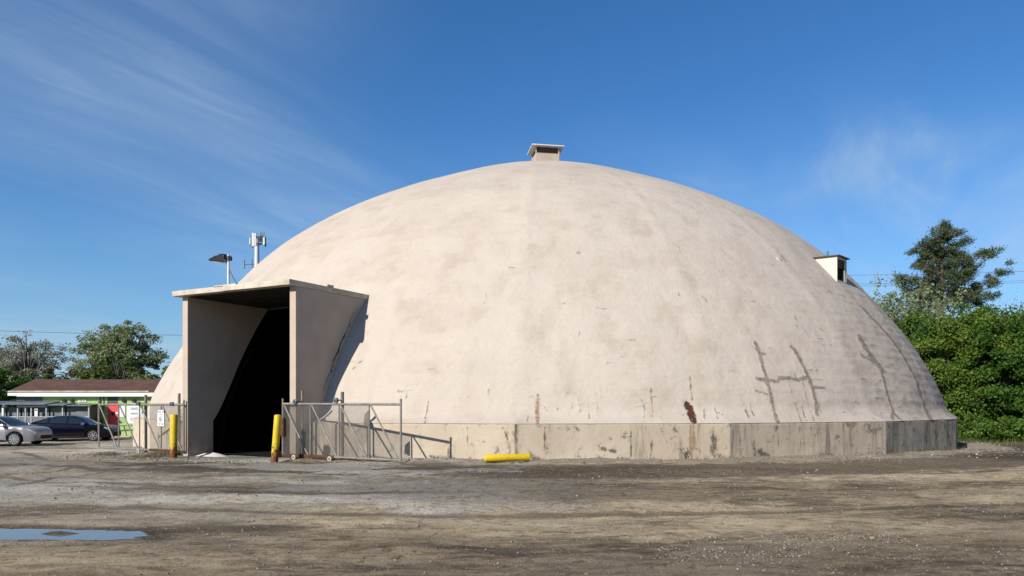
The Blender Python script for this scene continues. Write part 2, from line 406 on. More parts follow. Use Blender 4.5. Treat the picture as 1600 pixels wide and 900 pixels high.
M['silver'] = plain('silver_car_paint', (.33, .32, .33), .35, .25, var=.04)
M['navy'] = plain('navy_car_paint', (.003, .003, .010), .14, .0, var=.1, spec=.35)
M['rim'] = plain('alloy_rim', (.50, .50, .50), .3, .75)
M['chrome'] = plain('chrome', (.70, .70, .70), .15, .95, var=.03)
M['lampred'] = plain('tail_lamp_red', (.45, .02, .06), .2, spec=.6)
M['lampclear'] = plain('head_lamp_clear', (.55, .57, .60), .12, .1, spec=.6)
M['wood'] = plain('creosoted_pole_wood', (.11, .085, .065), .9, var=.3)
M['bark'] = plain('grey_bark', (.15, .132, .112), .95, var=.3, scale=5, bump=.4)
M['barkpale'] = plain('pale_bark', (.21, .19, .165), .95, var=.3, scale=5, bump=.3)
M['barkpine'] = plain('pine_bark', (.10, .075, .06), .95, var=.3, scale=5, bump=.4)
M['leafspring'] = mat_foliage('young_pale_leaves', (.150, .190, .085), (.300, .345, .175), .42)
M['leafgrey'] = mat_foliage('grey_green_buds', (.21, .21, .15), (.36, .36, .26), .4)
M['leafolive'] = mat_foliage('olive_green_leaves', (.045, .080, .014), (.115, .170, .030), .3)
M['leafhedge'] = mat_foliage('deep_green_leaves', (.027, .070, .009), (.100, .190, .025), .40)
M['leafhedge2'] = mat_foliage('fresh_green_leaves', (.040, .090, .012), (.125, .215, .030), .38)
M['leafhedge3'] = mat_foliage('yellow_green_leaves', (.062, .110, .015), (.170, .245, .036), .40)
M['leafdull'] = mat_foliage('dull_brown_green_leaves', (.055, .055, .026), (.115, .115, .05), .2)
M['needle'] = mat_foliage('dark_pine_needles', (.030, .052, .026), (.115, .140, .060), .15)
M['needleold'] = mat_foliage('bronzed_pine_needles', (.055, .050, .022), (.125, .105, .045), .12)
M['grassb'] = mat_foliage('grass_blades', (.055, .095, .022), (.15, .20, .055), .35)
M['dry'] = mat_foliage('dry_weed_stalks', (.10, .095, .045), (.26, .21, .12), .25)
M['hatch'] = plain('cream_hatch_paint', (.70, .64, .53), .6, var=.08)
M['slab_shade'] = plain('painted_slab_shade', (.045, .040, .035), .9, var=.3, scale=2, spec=.1)  # near-black colour standing for the shade under the slab
M['stone'] = None
def mat_stone():
    n = NT('pale_crushed_stone')
    isl = n.N.new('ShaderNodeNewGeometry').outputs['Random Per Island']
    c = n.mix(isl, (.14, .115, .09), (.47, .42, .345))
    return n.fin(n.mix(n.ramp(n.noise(30, 4), .4, .7), c, (.25, .22, .18)), .9, None, 0, .2)
M['stone'] = mat_stone()
def mat_yellow():
    n = NT('chipped_yellow_paint')
    o = n.N.new('ShaderNodeTexCoord').outputs['Object']; sp = n.N.new('ShaderNodeSeparateXYZ'); n.L.new(o, sp.inputs[0])
    br = n.noise(9, 6, .7)
    m = n.ramp(n.math('ADD', n.math('MULTIPLY', sp.outputs[2], -1.5), n.math('MULTIPLY', n.ramp(br, .3, .7), .75)), -.55, -.10)
    c = n.mix(n.ramp(n.noise(5, 4), .35, .7), (.78, .56, .02), (.70, .47, .015))
    c = n.mix(n.math('MULTIPLY', n.ramp(n.noise(14, 5, .7), .66, .74), .7), c, (.22, .12, .03))
    c = n.mix(m, c, n.mix(n.noise(14, 4), (.10, .032, .014), (.26, .09, .03)))
    return n.fin(c, .6, n.bump(br, .3, .01), 0, .35)
M['yellow'] = mat_yellow()
M['yellowclean'] = plain('yellow_pipe_paint', (.76, .53, .015), .5, var=.08, scale=5, dirt=((.35, .24, .04), .35))
def mat_water():
    n = NT('puddle_water'); n.fin((.220, .205, .180), .04, None, 0, .5)
    n.b.inputs['IOR'].default_value = 1.33
    return n.m
M['water'] = mat_water()

# ------------------------------------------------------------------ dome geometry (numbers)
CX, CY = .45, 46.9                        # centre of the dome on the ground
RC = 23.0; NF = 20; PH0 = -3.0; DPH = 18.0  # polygonal kerb wall: circumradius, facets, first corner (degrees from -y)
ZT = 1.24                                  # top of the kerb wall
DR, DH, DP, DQ = 22.365, 14.414, 2.239, 1.358
_s = 1-np.linspace(1, 0, 1200)**2
_pr = DR*np.maximum(0, 1-_s**DQ)**(1/DP); _pz = ZT+DH*_s
_kr = np.array([0, 2.5, 5, 8, 11, 14, 16.5, 18.5, 20, 21.2, DR]); _kz = np.array([.764, .671, .455, -.027, -.156, -.026, .074, -.036, -.096, -.008, 0])
_rs = np.linspace(0, DR, 300); _kz2 = np.convolve(np.pad(np.interp(_rs, _kr, _kz), 20, mode='edge'), np.ones(41)/41, 'valid')
_pz = np.maximum.accumulate(_pz+np.interp(_pr, _rs, _kz2))
def prof_r(z): return np.interp(z, _pz, _pr)
def flare_r(z, th):
    h = np.asarray(z)-ZT
    return prof_r(z)+np.where(h < .62, (1-np.clip(h/.62, 0, 1))**2.3, 0)*(r_poly(th)-DR)
def r_poly(th):
    d = np.mod(np.degrees(th)-PH0, DPH)-DPH/2
    return RC*math.cos(R_(DPH/2))/np.cos(np.radians(d))
def ring_pt(deg, r=RC, z=0):
    return Vector((CX+r*math.sin(R_(deg)), CY-r*math.cos(R_(deg)), z))
def dome_hit(px, py):
    d = pray(px, py); t = np.linspace(16, 62, 6000)
    P = d[None, :]*t[:, None]; P[:, 2] += CAMZ
    rr = np.hypot(P[:, 0]-CX, P[:, 1]-CY); th = np.arctan2(P[:, 0]-CX, CY-P[:, 1])
    inside = np.where(P[:, 2] < ZT, rr < r_poly(th), (rr < flare_r(P[:, 2], th)) & (P[:, 2] < _pz.max()))
    i = np.argmax(inside)
    return P[i] if inside[i] else P[np.argmin(np.abs(rr-prof_r(P[:, 2])))]

# portal frame: origin at the canopy's right front corner, u runs left to right along the front, v runs into the dome
PA = R_(27); PO = np.array([-8.28, 24.6])
EU = np.array([math.cos(PA), -math.sin(PA)]); EV = np.array([math.sin(PA), math.cos(PA)])
def PF(u, v, z=0.0):
    p = PO+u*EU+v*EV; return Vector((p[0], p[1], z))
UL, UR = -5.70, -.03                       # outer faces of the portal walls
US = -5.95                                 # left edge of the roof slab
WT = .28; VW = .32; ZS0, ZS1 = 5.86, 6.05  # wall thickness, setback of wall front, slab underside / top
UIL, UIR = UL+WT, UR-WT
def uv_of(x, y):
    q = np.stack([np.asarray(x)-PO[0], np.asarray(y)-PO[1]], -1)
    return q@EU, q@EV
def rear_v(u, rad):
    """v at which the line of constant u meets the circle of radius rad about the dome axis"""
    q = PO+u*EU-np.array([CX, CY]); b = q@EV; c = q@q-rad*rad
    return -b-math.sqrt(max(0, b*b-c))

def ground_z(x, y):
    x = np.asarray(x, float); y = np.asarray(y, float)
    z = np.interp(y, [-200, 0, 6, 23.5, 33, 40, 4000], [.25, .22, .20, 0, -.12, -.16, -.16])
    z = z-.15*sst(x, 12, 24)*sst(y, 24, 33)
    return z

# ------------------------------------------------------------------ ground
STONE_SPOTS = []
def build_ground():
    def axis(a, b, step, far, g=1.22):
        c = list(np.arange(a, b, step)); lo = []; hi = []; s = step; p = a
        while p > -far: s *= g; p -= s; lo.append(p)
        s = step; p = c[-1]
        while p < far: s *= g; p += s; hi.append(p)
        return np.array(lo[::-1]+c+hi)
    xs = axis(-21, 25, .080, 3000); ys = axis(5.5, 36, .058, 3000)
    X, Y = np.meshgrid(xs, ys); x = X.ravel(); y = Y.ravel()
    z = ground_z(x, y)
    near = sst(np.hypot(x, y-15), 90, 30)
    rr = np.hypot(x-CX, y-CY); th = np.arctan2(x-CX, CY-y); out = rr-r_poly(th)      # metres outside the kerb wall
    u, v = uv_of(x, y)
    portal = sst(u, UL-1.2, UL+.3)*sst(u, .6, -.6)*sst(v, -5.5, -1.0)
    n1 = fbm(x*.45, y*.8, 4, 3); n2 = fbm(x*1.5, y*2.6, 4, 9); n3 = fbm(x*.12, y*.2, 3, 21)
    n4 = fbm(x*4.3, y*5.5, 3, 15)
    z = z+near*((n1-.5)*.11+(n2-.5)*.075+(n4-.5)*.030*sst(y, 24, 16))*(1-.6*portal)
    # wheel ruts sweeping past the dome
    rut = np.sin((out+.5*(n3-.5)*6)*2.9)*sst(out, 2.5, 4.5)*sst(out, 17, 9)
    z = z+near*rut*.030*sst(n1, .3, .6)
    # two vehicles' tyre tracks bending round the dome and one leaving the portal
    trw = np.zeros_like(x)
    for c0, sk_ in ((4.6, 0.), (6.35, 0.), (8.2, .9), (9.9, .9), (11.6, -1.1), (13.3, -1.1)):
        cc = c0+sk_*np.sin(th*2.2+c0)+.35*(fbm(x*.3, y*.3, 2, 88)-.5)
        trw = np.maximum(trw, np.exp(-((out-cc)/.20)**2)*sst(fbm(x*.25, y*.5, 3, int(c0*7)), .30, .55))
    for u0_ in (-3.7, -2.0):
        trw = np.maximum(trw, .8*np.exp(-((u-u0_-.045*(v+1)**2*sst(v, 0, -4))/.15)**2)*sst(v, -15, -8)*sst(v, .5, -.8))
    z = z-near*trw*.028
    # shoulder of loose gravel against the wall, then a step down to the drive
    lipw = 1.55+1.1*(fbm(x*.35, y*.35, 3, 5)-.5)+.9*sst(th, .3, 1.0)
    lip = sst(out, lipw+.35, lipw-.25)*(1-portal)*sst(rr, 20, 21)
    z = z+lip*(.07+.06*(n2-.5))
    # puddle hollow
    bx = (x+6.75)/1.75; by = (y-9.75+.06*(x+6.5))/.44
    hol = np.exp(-(bx*bx)**1.6-(by*by)**1.3)
    isl = np.exp(-((x+6.33)/.30)**2-((y-9.78)/.10)**2)
    flat = np.exp(-((x+6.6)/4.2)**6-((y-9.75)/1.9)**6)
    zp = ground_z(-6.6, 9.75)
    z = z*(1-flat)+flat*(zp+(n2-.5)*.040+(n4-.5)*.022)-hol*.078+isl*.082
    z = np.where(rr < RC-.8, -.28, z)
    # what lies on the ground
    left = sst(x, 3, -5)
    salt = left*sst(fbm(x*.30, y*.75, 4, 31), .36, .60)*sst(y, 8.0, 11)*sst(y, 46, 34)*1.4
    salt = salt+.85*np.exp(-((x+23.5)/3.4)**2-((y-29.5)/1.6)**2)                  # white spill near the parked cars
    salt = salt+.55*sst(fbm(x*.35, y*.9, 3, 77), .52, .72)*sst(y, 8.6, 7.4)*sst(x, -1, 2)
    salt = salt+.6*portal*sst(fbm(x*.8, y*1.7, 4, 41), .42, .62)+.9*np.exp(-((v-.2)/.28)**2)*sst(u, UL-.2, UL+.6)*sst(u, .3, -.6)*sst(n2, .3, .55)
    grey = left*.8*sst(y, 9, 13)+.5*sst(fbm(x*.2, y*.3, 3, 51), .5, .7)+portal*.7
    wet = np.exp(-np.abs((out-4.2-1.8*(n3-.5))/2.2)**3)*sst(th, -.62, -.30)*1.0+.75*np.exp(-((out-(lipw+.45))/.42)**2)*(1-portal)*sst(th, -.75, -.55)
    wet = wet+.55*sst(fbm(x*.22, y*.55, 3, 61), .57, .75)*sst(y, 5, 8)
    wet = wet+.9*np.exp(-((x+4.2)/1.5)**2-((y-10.0)/.5)**2)+.6*np.exp(-((x+1.6)/1.5)**2-((y-7.6)/.3)**2)
    grav = lip*1.0+.8*np.exp(-((out-lipw)/.5)**2)*sst(th, .25, .7)
    band = np.exp(-((y-(8.55+.33*(x-2.6)+.3*np.sin(x*2.1)))/.34)**2)*sst(x, 1.2, 1.9)*sst(x, 4.6, 3.6)
    grav = grav+.85*band*sst(n2, .32, .5)
    grav = grav+1.0*sst(u, UL-4.5, UL-3.4)*sst(u, UL+.2, UL-.5)*sst(v, -1.6+.7*(n1-.5)*2, -.9)*sst(v, 6, 3)
    far = np.maximum(sst(y, 44, 47)*sst(x, 14, 19), 0)+sst(y, 58, 70)+sst(np.abs(x), 70, 90)
    grass = np.clip(far, 0, 1)
    mud = np.clip(sst(z-zp, .004, -.022)*np.exp(-((x+6.75)/3.0)**4-((y-9.75)/1.15)**4)+isl, 0, 1)
    V = np.stack([x, y, z], -1)
    ny, nx = X.shape
    i = np.arange(nx-1)[None, :]+nx*np.arange(ny-1)[:, None]; i = i.ravel()
    Fc = np.stack([i, i+1, i+nx+1, i+nx], -1)
    me = fast_mesh('ground', V, Fc, True, dict(salt=np.clip(salt, 0, 1.2), grey=grey, wet=np.clip(wet, 0, 1), gravel=np.clip(grav, 0, 1), grass=grass, mud=mud, track=trw*near, tone=1+near*(-.28+.72*sst(fbm(x*.10+2, y*.26, 3, 91), .30, .70))*(1-lip)))
    g = link('ground', me, M['ground']); g['kind'] = 'structure'
    # water sheet filling the hollow
    k = 40; pts = [(-6.75+2.15*math.cos(a), 9.76-.06*(2.15*math.cos(a)+.25)+.78*math.sin(a), float(zp)-.032) for a in np.linspace(0, 2*math.pi, k, endpoint=False)]
    mb = MB(); mb.add(pts, [tuple(range(k))]); p = mb.build('puddle', M['water']); p['kind'] = 'structure'
    # height lookup for things that stand on the lot
    Z = z.reshape(ny, nx)
    def gz(px, py):
        a = np.searchsorted(xs, px)-1; b = np.searchsorted(ys, py)-1
        a = np.clip(a, 0, nx-2); b = np.clip(b, 0, ny-2)
        fx = (px-xs[a])/(xs[a+1]-xs[a]); fy = (py-ys[b])/(ys[b+1]-ys[b])
        return (Z[b, a]*(1-fx)+Z[b, a+1]*fx)*(1-fy)+(Z[b+1, a]*(1-fx)+Z[b+1, a+1]*fx)*fy
    G = np.clip(grav, 0, 1).reshape(ny, nx)
    def gr(px, py):
        a = np.clip(np.searchsorted(xs, px)-1, 0, nx-2); b = np.clip(np.searchsorted(ys, py)-1, 0, ny-2); return G[b, a]
    return gz, gr
GZ, GRV = build_ground()

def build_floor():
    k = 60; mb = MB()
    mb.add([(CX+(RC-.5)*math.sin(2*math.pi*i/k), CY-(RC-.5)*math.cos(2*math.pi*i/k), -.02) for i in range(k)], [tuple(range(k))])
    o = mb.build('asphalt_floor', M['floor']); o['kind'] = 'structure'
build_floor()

# ------------------------------------------------------------------ the dome
dome = thing('salt_dome', (CX, CY, 0), 'huge cream coated storage dome on a low concrete kerb with a dark square portal', 'dome')
def strokes_to_surface(strokes):
    out = []
    for pts, w in strokes:
        P = []
        for a, b in zip(pts[:-1], pts[1:]):
            n = max(2, int(math.hypot(b[0]-a[0], b[1]-a[1])/6))
            for k in range(n): P.append(dome_hit(a[0]+(b[0]-a[0])*k/n, a[1]+(b[1]-a[1])*k/n))
        P.append(dome_hit(*pts[-1])); out.append((np.array(P), w))
    return out
def paint(V, strokes, soft=1.9):
    m = np.zeros(len(V))
    for P, w in strokes:
        lo = P.min(0)-w*2.2; hi = P.max(0)+w*2.2
        idx = np.where(np.all((V >= lo) & (V <= hi), 1))[0]
        if not len(idx): continue
        Q = V[idx]; d = np.full(len(idx), 9.)
        for a, b in zip(P[:-1], P[1:]):
            ab = b-a; t = np.clip(((Q-a)@ab)/max(1e-9, ab@ab), 0, 1)
            d = np.minimum(d, np.linalg.norm(Q-(a+t[:, None]*ab), axis=1))
        d = d*(1+.5*(fbm(Q[:, 0]*3+Q[:, 1]*2, Q[:, 2]*3, 3, 5)-.5)*2)
        m[idx] = np.maximum(m[idx], np.clip(1.25-d/w*.75, 0, 1))
    return m
DARK = [([(1179, 535), (1186, 552), (1192, 575), (1197, 592), (1203, 615), (1210, 645), (1215, 661)], 0.078), ([(1174, 541), (1183, 549)], 0.047), ([(1188, 552), (1195, 554)], 0.055),
        ([(1236, 542), (1246, 555), (1256, 575), (1264, 592), (1270, 610), (1275, 632), (1276, 648)], 0.086), ([(1244, 555), (1249, 566)], 0.039),
        ([(1182, 592), (1196, 594), (1213, 597), (1218, 592), (1235, 591), (1245, 594), (1262, 590)], 0.078), ([(1270, 605), (1288, 607)], 0.055),
        ([(1343, 527), (1352, 545), (1366, 562), (1375, 575)], .190), ([(1375, 575), (1380, 590), (1388, 622), (1396, 645), (1409, 660)], 0.086), ([(1348, 557), (1360, 563)], 0.094), ([(1395, 640), (1394, 655)], 0.078),
        ([(1345, 480), (1365, 500), (1390, 528), (1412, 560), (1430, 595), (1441, 630), (1455, 658)], .150), ([(1411, 540), (1425, 565)], 0.047), ([(1310, 440), (1330, 462), (1345, 480)], 0.047),
        ([(540, 571), (541, 567), (552, 565), (562, 566), (568, 561)], 0.027), ([(556, 572), (552, 576)], 0.023), ([(668, 578), (678, 577), (686, 579)], 0.031), ([(672, 584), (677, 589), (680, 583)], 0.027),
        ([(675, 592), (668, 640), (664, 661)], 0.017), ([(1020, 620), (1040, 616), (1060, 622), (1072, 630)], 0.020), ([(805, 632), (845, 632)], 0.017), ([(885, 614), (898, 614)], 0.031), ([(824, 641), (825, 660)], 0.020),
        ([(908, 584), (916, 590), (925, 593)], 0.023), ([(950, 586), (970, 586)], 0.017), ([(1040, 588), (1072, 590)], 0.017), ([(936, 590), (938, 615), (939, 630)], 0.022), ([(896, 618), (893, 640)], 0.016),
        ([(1000, 623), (1007, 632), (1007, 650)], 0.020), ([(1100, 640), (1101, 655)], 0.023), ([(1122, 655), (1116, 640), (1110, 620)], 0.017), ([(1100, 545), (1094, 560), (1090, 590)], 0.017),
        ([(1221, 400), (1226, 406), (1227, 412)], 0.039),
        ([(1150, 560), (1140, 575)], 0.016), ([(1157, 625), (1172, 655)], 0.020), ([(1170, 630), (1178, 650)], 0.023), ([(1140, 518), (1162, 518)], 0.016), ([(1180, 610), (1200, 617)], 0.039)]
RUST = [([(840, 617), (840, 634)], .055), ([(1017, 608), (1019, 630), (1020, 650)], .035), ([(1078, 590), (1080, 608), (1082, 625)], .04), ([(932, 612), (934, 642)], .035), ([(1232, 596), (1240, 625), (1252, 660)], .035),
        ([(1254, 595), (1262, 630), (1272, 658)], .028), ([(1251, 633), (1255, 645), (1261, 661)], .035), ([(840, 634), (840, 663)], .075), ([(918, 618), (921, 655)], .022), ([(966, 600), (966, 620)], .02)]
PEEL = [([(1073, 631), (1078, 640), (1083, 652)], 0.106), ([(1079, 636), (1086, 661)], 0.079), ([(1076, 646), (1082, 660)], 0.040)]
RINGDARK = [([(785, 668), (793, 684), (797, 705), (790, 722)], 0.043), ([(806, 666), (806, 722)], 0.050), ([(850, 668), (852, 710)], 0.037), ([(832, 712), (842, 720)], 0.136), ([(950, 684), (955, 686)], 0.074), ([(985, 668), (986, 715)], 0.037),
            ([(1018, 690), (1017, 715)], 0.062), ([(940, 700), (960, 706)], 0.062), ([(1155, 667), (1158, 715)], 0.037), ([(1188, 705), (1205, 720)], 0.124), ([(1178, 690), (1180, 720)], 0.087), ([(1030, 665), (1042, 690), (1066, 705), (1072, 722)], 0.015),
            ([(700, 700), (702, 720)], 0.031), ([(730, 668), (731, 712)], 0.019), ([(670, 712), (690, 718)], 0.037), ([(900, 668), (905, 672)], 0.056), ([(1215, 668), (1217, 700)], 0.037), ([(1250, 668), (1251, 700)], 0.043), ([(1115, 668), (1116, 715)], 0.099)]
RINGRUST = [([(1084, 662), (1084, 680), (1086, 700)], 0.063), ([(1079, 664), (1078, 690)], 0.032), ([(1078, 695), (1082, 722)], 0.049)]

def build_shell():
    L = np.r_[0, np.cumsum(np.hypot(np.diff(_pr), np.diff(_pz)))]
    Lz = np.interp(7.2, _pz, L)
    ls = np.r_[np.arange(0, Lz, .058), np.linspace(Lz, L[-1], 105)]
    ls = np.unique(np.r_[[0, .02], ls])
    r = np.interp(ls, L, _pr); z = np.interp(ls, L, _pz)
    th = np.radians(np.r_[np.arange(-80, 80, .14), np.arange(80, 280, 2.0)])
    TH, RR = np.meshgrid(th, r); _, ZZ = np.meshgrid(th, z)
    h = ZZ-ZT
    flare = np.where(h < .62, (1-np.clip(h/.62, 0, 1))**2.3, 0)
    RR = RR+(r_poly(TH)+.012-DR)*flare
    # uneven sprayed coat
    a = TH*20; s = np.interp(ZZ, _pz, L)
    tw = np.where(np.cos(TH) > -2, TH, TH)
    px_, py_ = np.sin(TH)*RR, np.cos(TH)*RR
    lum = (fbm(px_*.33+py_*.11, ZZ*.42, 3, 2)-.5)*.13+(fbm(px_*1.3, ZZ*1.5+py_*.7, 3, 8)-.5)*.040
    ribs = np.exp(-((np.mod(np.degrees(TH)-PH0+9, 18)-9)/1.1)**2)*.03*sst(RR, 5, 14)
    rip = np.sin(s*2*math.pi/.42+3*fbm(px_*.8, s*.6, 2, 4))*.007*sst(TH, .10, .75)*sst(RR, 8, 14)
    keep = sst(h, .02, .35)*sst(RR, .3, 3)
    RR = RR+(lum+ribs+rip)*keep
    X = CX+RR*np.sin(TH); Y = CY-RR*np.cos(TH)
    V = np.stack([X.ravel(), Y.ravel(), ZZ.ravel()], -1)
    fl = []; rf = random.Random(12)
    for q in range(150):
        t0 = rf.triangular(-.35, 1.25, .75); z0 = ZT+.3+rf.random()**1.7*7.5; ln = rf.uniform(.12, .55); hor = rf.random() < .6
        pts = []
        for k in range(4):
            f = k/3*ln; tt = t0+(f/20 if hor else rf.uniform(-.003, .003)); zq = z0+(rf.uniform(-.03, .03) if hor else -f*.8); rq = float(flare_r(zq, tt))
            pts.append((CX+rq*math.sin(tt), CY-rq*math.cos(tt), zq))
        fl.append((np.array(pts), rf.uniform(.016, .034)))
    d = np.maximum(paint(V, strokes_to_surface(DARK)), .75*paint(V, fl)); ru = paint(V, strokes_to_surface(RUST)); pe = paint(V, strokes_to_surface(PEEL))
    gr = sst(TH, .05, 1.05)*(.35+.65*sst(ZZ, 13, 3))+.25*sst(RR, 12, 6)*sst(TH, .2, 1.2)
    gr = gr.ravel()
    # the sealant strips stand a little proud, peeled coat lies a little deeper
    rad = np.stack([np.sin(TH).ravel(), -np.cos(TH).ravel()], -1)
    V[:, :2] += rad*((np.clip(d, 0, .8)*.016-np.clip(pe, 0, 1)*.03)[:, None])
    nr, nc = TH.shape
    i = (np.arange(nc)[None, :]+nc*np.arange(nr-1)[:, None]); j = (np.roll(np.arange(nc), -1)[None, :]+nc*np.arange(nr-1)[:, None])
    Fc = np.stack([i.ravel(), j.ravel(), j.ravel()+nc, i.ravel()+nc], -1)
    C = V[Fc].mean(1); u, v = uv_of(C[:, 0], C[:, 1])
    hole = (u > UL+WT*.5) & (u < UR-WT*.5) & (v < 12) & (v > -2) & (C[:, 2] < (ZS0+ZS1)/2)
    Fc = Fc[~hole]
    V -= np.array([CX, CY, 0])
    me = fast_mesh('shell', V, Fc, True, dict(dark=d, rust=ru, peel=pe, grime_shade=gr))
    link('shell', me, M['dome'], dome)
    # dark lining a hand's breadth in, added so the doorway reads as shade
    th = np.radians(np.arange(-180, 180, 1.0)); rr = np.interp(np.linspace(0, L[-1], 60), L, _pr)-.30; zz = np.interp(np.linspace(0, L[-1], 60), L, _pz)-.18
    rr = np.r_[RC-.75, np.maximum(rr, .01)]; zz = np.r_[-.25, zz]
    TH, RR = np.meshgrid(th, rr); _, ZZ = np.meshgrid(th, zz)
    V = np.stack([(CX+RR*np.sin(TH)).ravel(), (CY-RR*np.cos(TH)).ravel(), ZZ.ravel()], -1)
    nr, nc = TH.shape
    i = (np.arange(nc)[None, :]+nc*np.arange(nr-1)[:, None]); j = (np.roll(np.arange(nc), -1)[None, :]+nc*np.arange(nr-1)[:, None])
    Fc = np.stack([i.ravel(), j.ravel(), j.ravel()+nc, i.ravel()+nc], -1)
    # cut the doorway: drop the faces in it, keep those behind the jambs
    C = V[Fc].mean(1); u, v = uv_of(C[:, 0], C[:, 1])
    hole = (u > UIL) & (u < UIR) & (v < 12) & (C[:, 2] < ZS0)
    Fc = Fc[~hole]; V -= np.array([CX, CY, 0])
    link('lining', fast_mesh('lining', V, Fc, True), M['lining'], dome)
build_shell()

RD = strokes_to_surface(RINGDARK); RRU = strokes_to_surface(RINGRUST)
def ring_panel(p0, p1, grime_shade, label=None):
    """one straight bay of the kerb wall: fine front face, plain back"""
    p0 = np.array(p0[:2]); p1 = np.array(p1[:2]); d = p1-p0; ln = np.hypot(*d); d = d/ln
    p0 = p0+d*.005; p1 = p1-d*.005; ln -= .01
    nrm = np.array([d[1], -d[0]])
    if nrm@(p0-np.array([CX, CY])) < 0: nrm = -nrm
    nx = max(6, int(ln/.05)); zs = np.r_[-.6, np.linspace(-.3, ZT-.03, 31), ZT-.004]
    t = np.linspace(0, 1, nx+1)
    X = p0[0]+(p1-p0)[0]*t; Y = p0[1]+(p1-p0)[1]*t
    A = np.stack(np.meshgrid(np.arange(nx+1), zs), 0)
    V = np.stack([X[A[0].astype(int)], Y[A[0].astype(int)], A[1]], -1).reshape(-1, 3)
    arc = A[0].ravel()/nx*ln
    off = (fbm(arc*.9+p0[0], V[:, 2]*1.2, 4, 13)-.5)*.035
    off[V[:, 2] > ZT-.01] -= .02                                   # chipped top arris
    edge = np.minimum(arc, ln-arc); off = off*sst(edge, 0, .3)
    dk = paint(V, RD); ru = paint(V, RRU)
    top = sst(V[:, 2], ZT-.06, ZT-.01)*.55*sst(fbm(arc*2+p0[0], arc*0, 3, 3), .35, .7)
    dk = np.maximum(dk, top)
    foot = sst(V[:, 2], .22, -.02)*sst(fbm(arc*1.2+p0[1], V[:, 2]*2, 3, 6), .42, .68)*.7
    dk = np.maximum(dk, foot)
    joint = sst(edge, .05, .0)*.5; dk = np.maximum(dk, joint)
    V[:, :2] += off[:, None]*nrm
    m = nx+1; nr = len(zs)
    i = (np.arange(nx)[None, :]+m*np.arange(nr-1)[:, None]).ravel()
    Fc = [np.stack([i, i+1, i+m+1, i+m], -1)]
    n0 = len(V); th = .36
    b0 = p0-nrm*th; b1 = p1-nrm*th
    zt = ZT-.004
    B = np.array([[b0[0], b0[1], -.6], [b1[0], b1[1], -.6], [b1[0], b1[1], zt], [b0[0], b0[1], zt]])
    tl, tr = (nr-1)*m, (nr-1)*m+nx
    Fc.append(np.array([[n0+1, n0, n0+3, n0+2], [tl, tr, n0+2, n0+3], [0, tl, n0+3, n0], [nx, n0+1, n0+2, tr]]))
    V = np.r_[V, B]; z4 = np.zeros(4)
    V = V-np.array([CX, CY, 0])
    me = fast_mesh('kerb_panel', V, np.concatenate(Fc), False, dict(dark=np.r_[dk, z4], rust=np.r_[ru, z4], grime_shade=np.interp(np.degrees(np.arctan2(V[:, 0], -V[:, 1])), [-70, -20, 4, 16, 32, 50, 90], [.02, .10, .28, .52, .66, .9, .9])))  # grime plus painted shade, deepening on bays turned away from the sun
    return link('kerb_panel', me, M['ring'], dome, label)
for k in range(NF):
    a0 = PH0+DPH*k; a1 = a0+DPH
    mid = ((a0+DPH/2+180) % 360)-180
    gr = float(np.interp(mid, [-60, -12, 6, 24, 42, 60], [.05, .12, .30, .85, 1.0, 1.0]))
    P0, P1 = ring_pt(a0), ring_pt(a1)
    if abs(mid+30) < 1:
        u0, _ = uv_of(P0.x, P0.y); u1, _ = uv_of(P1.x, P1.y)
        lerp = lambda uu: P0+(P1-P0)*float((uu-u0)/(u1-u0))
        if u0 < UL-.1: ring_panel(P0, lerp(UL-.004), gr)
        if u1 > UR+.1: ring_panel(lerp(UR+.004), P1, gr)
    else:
        ring_panel(P0, P1, gr)

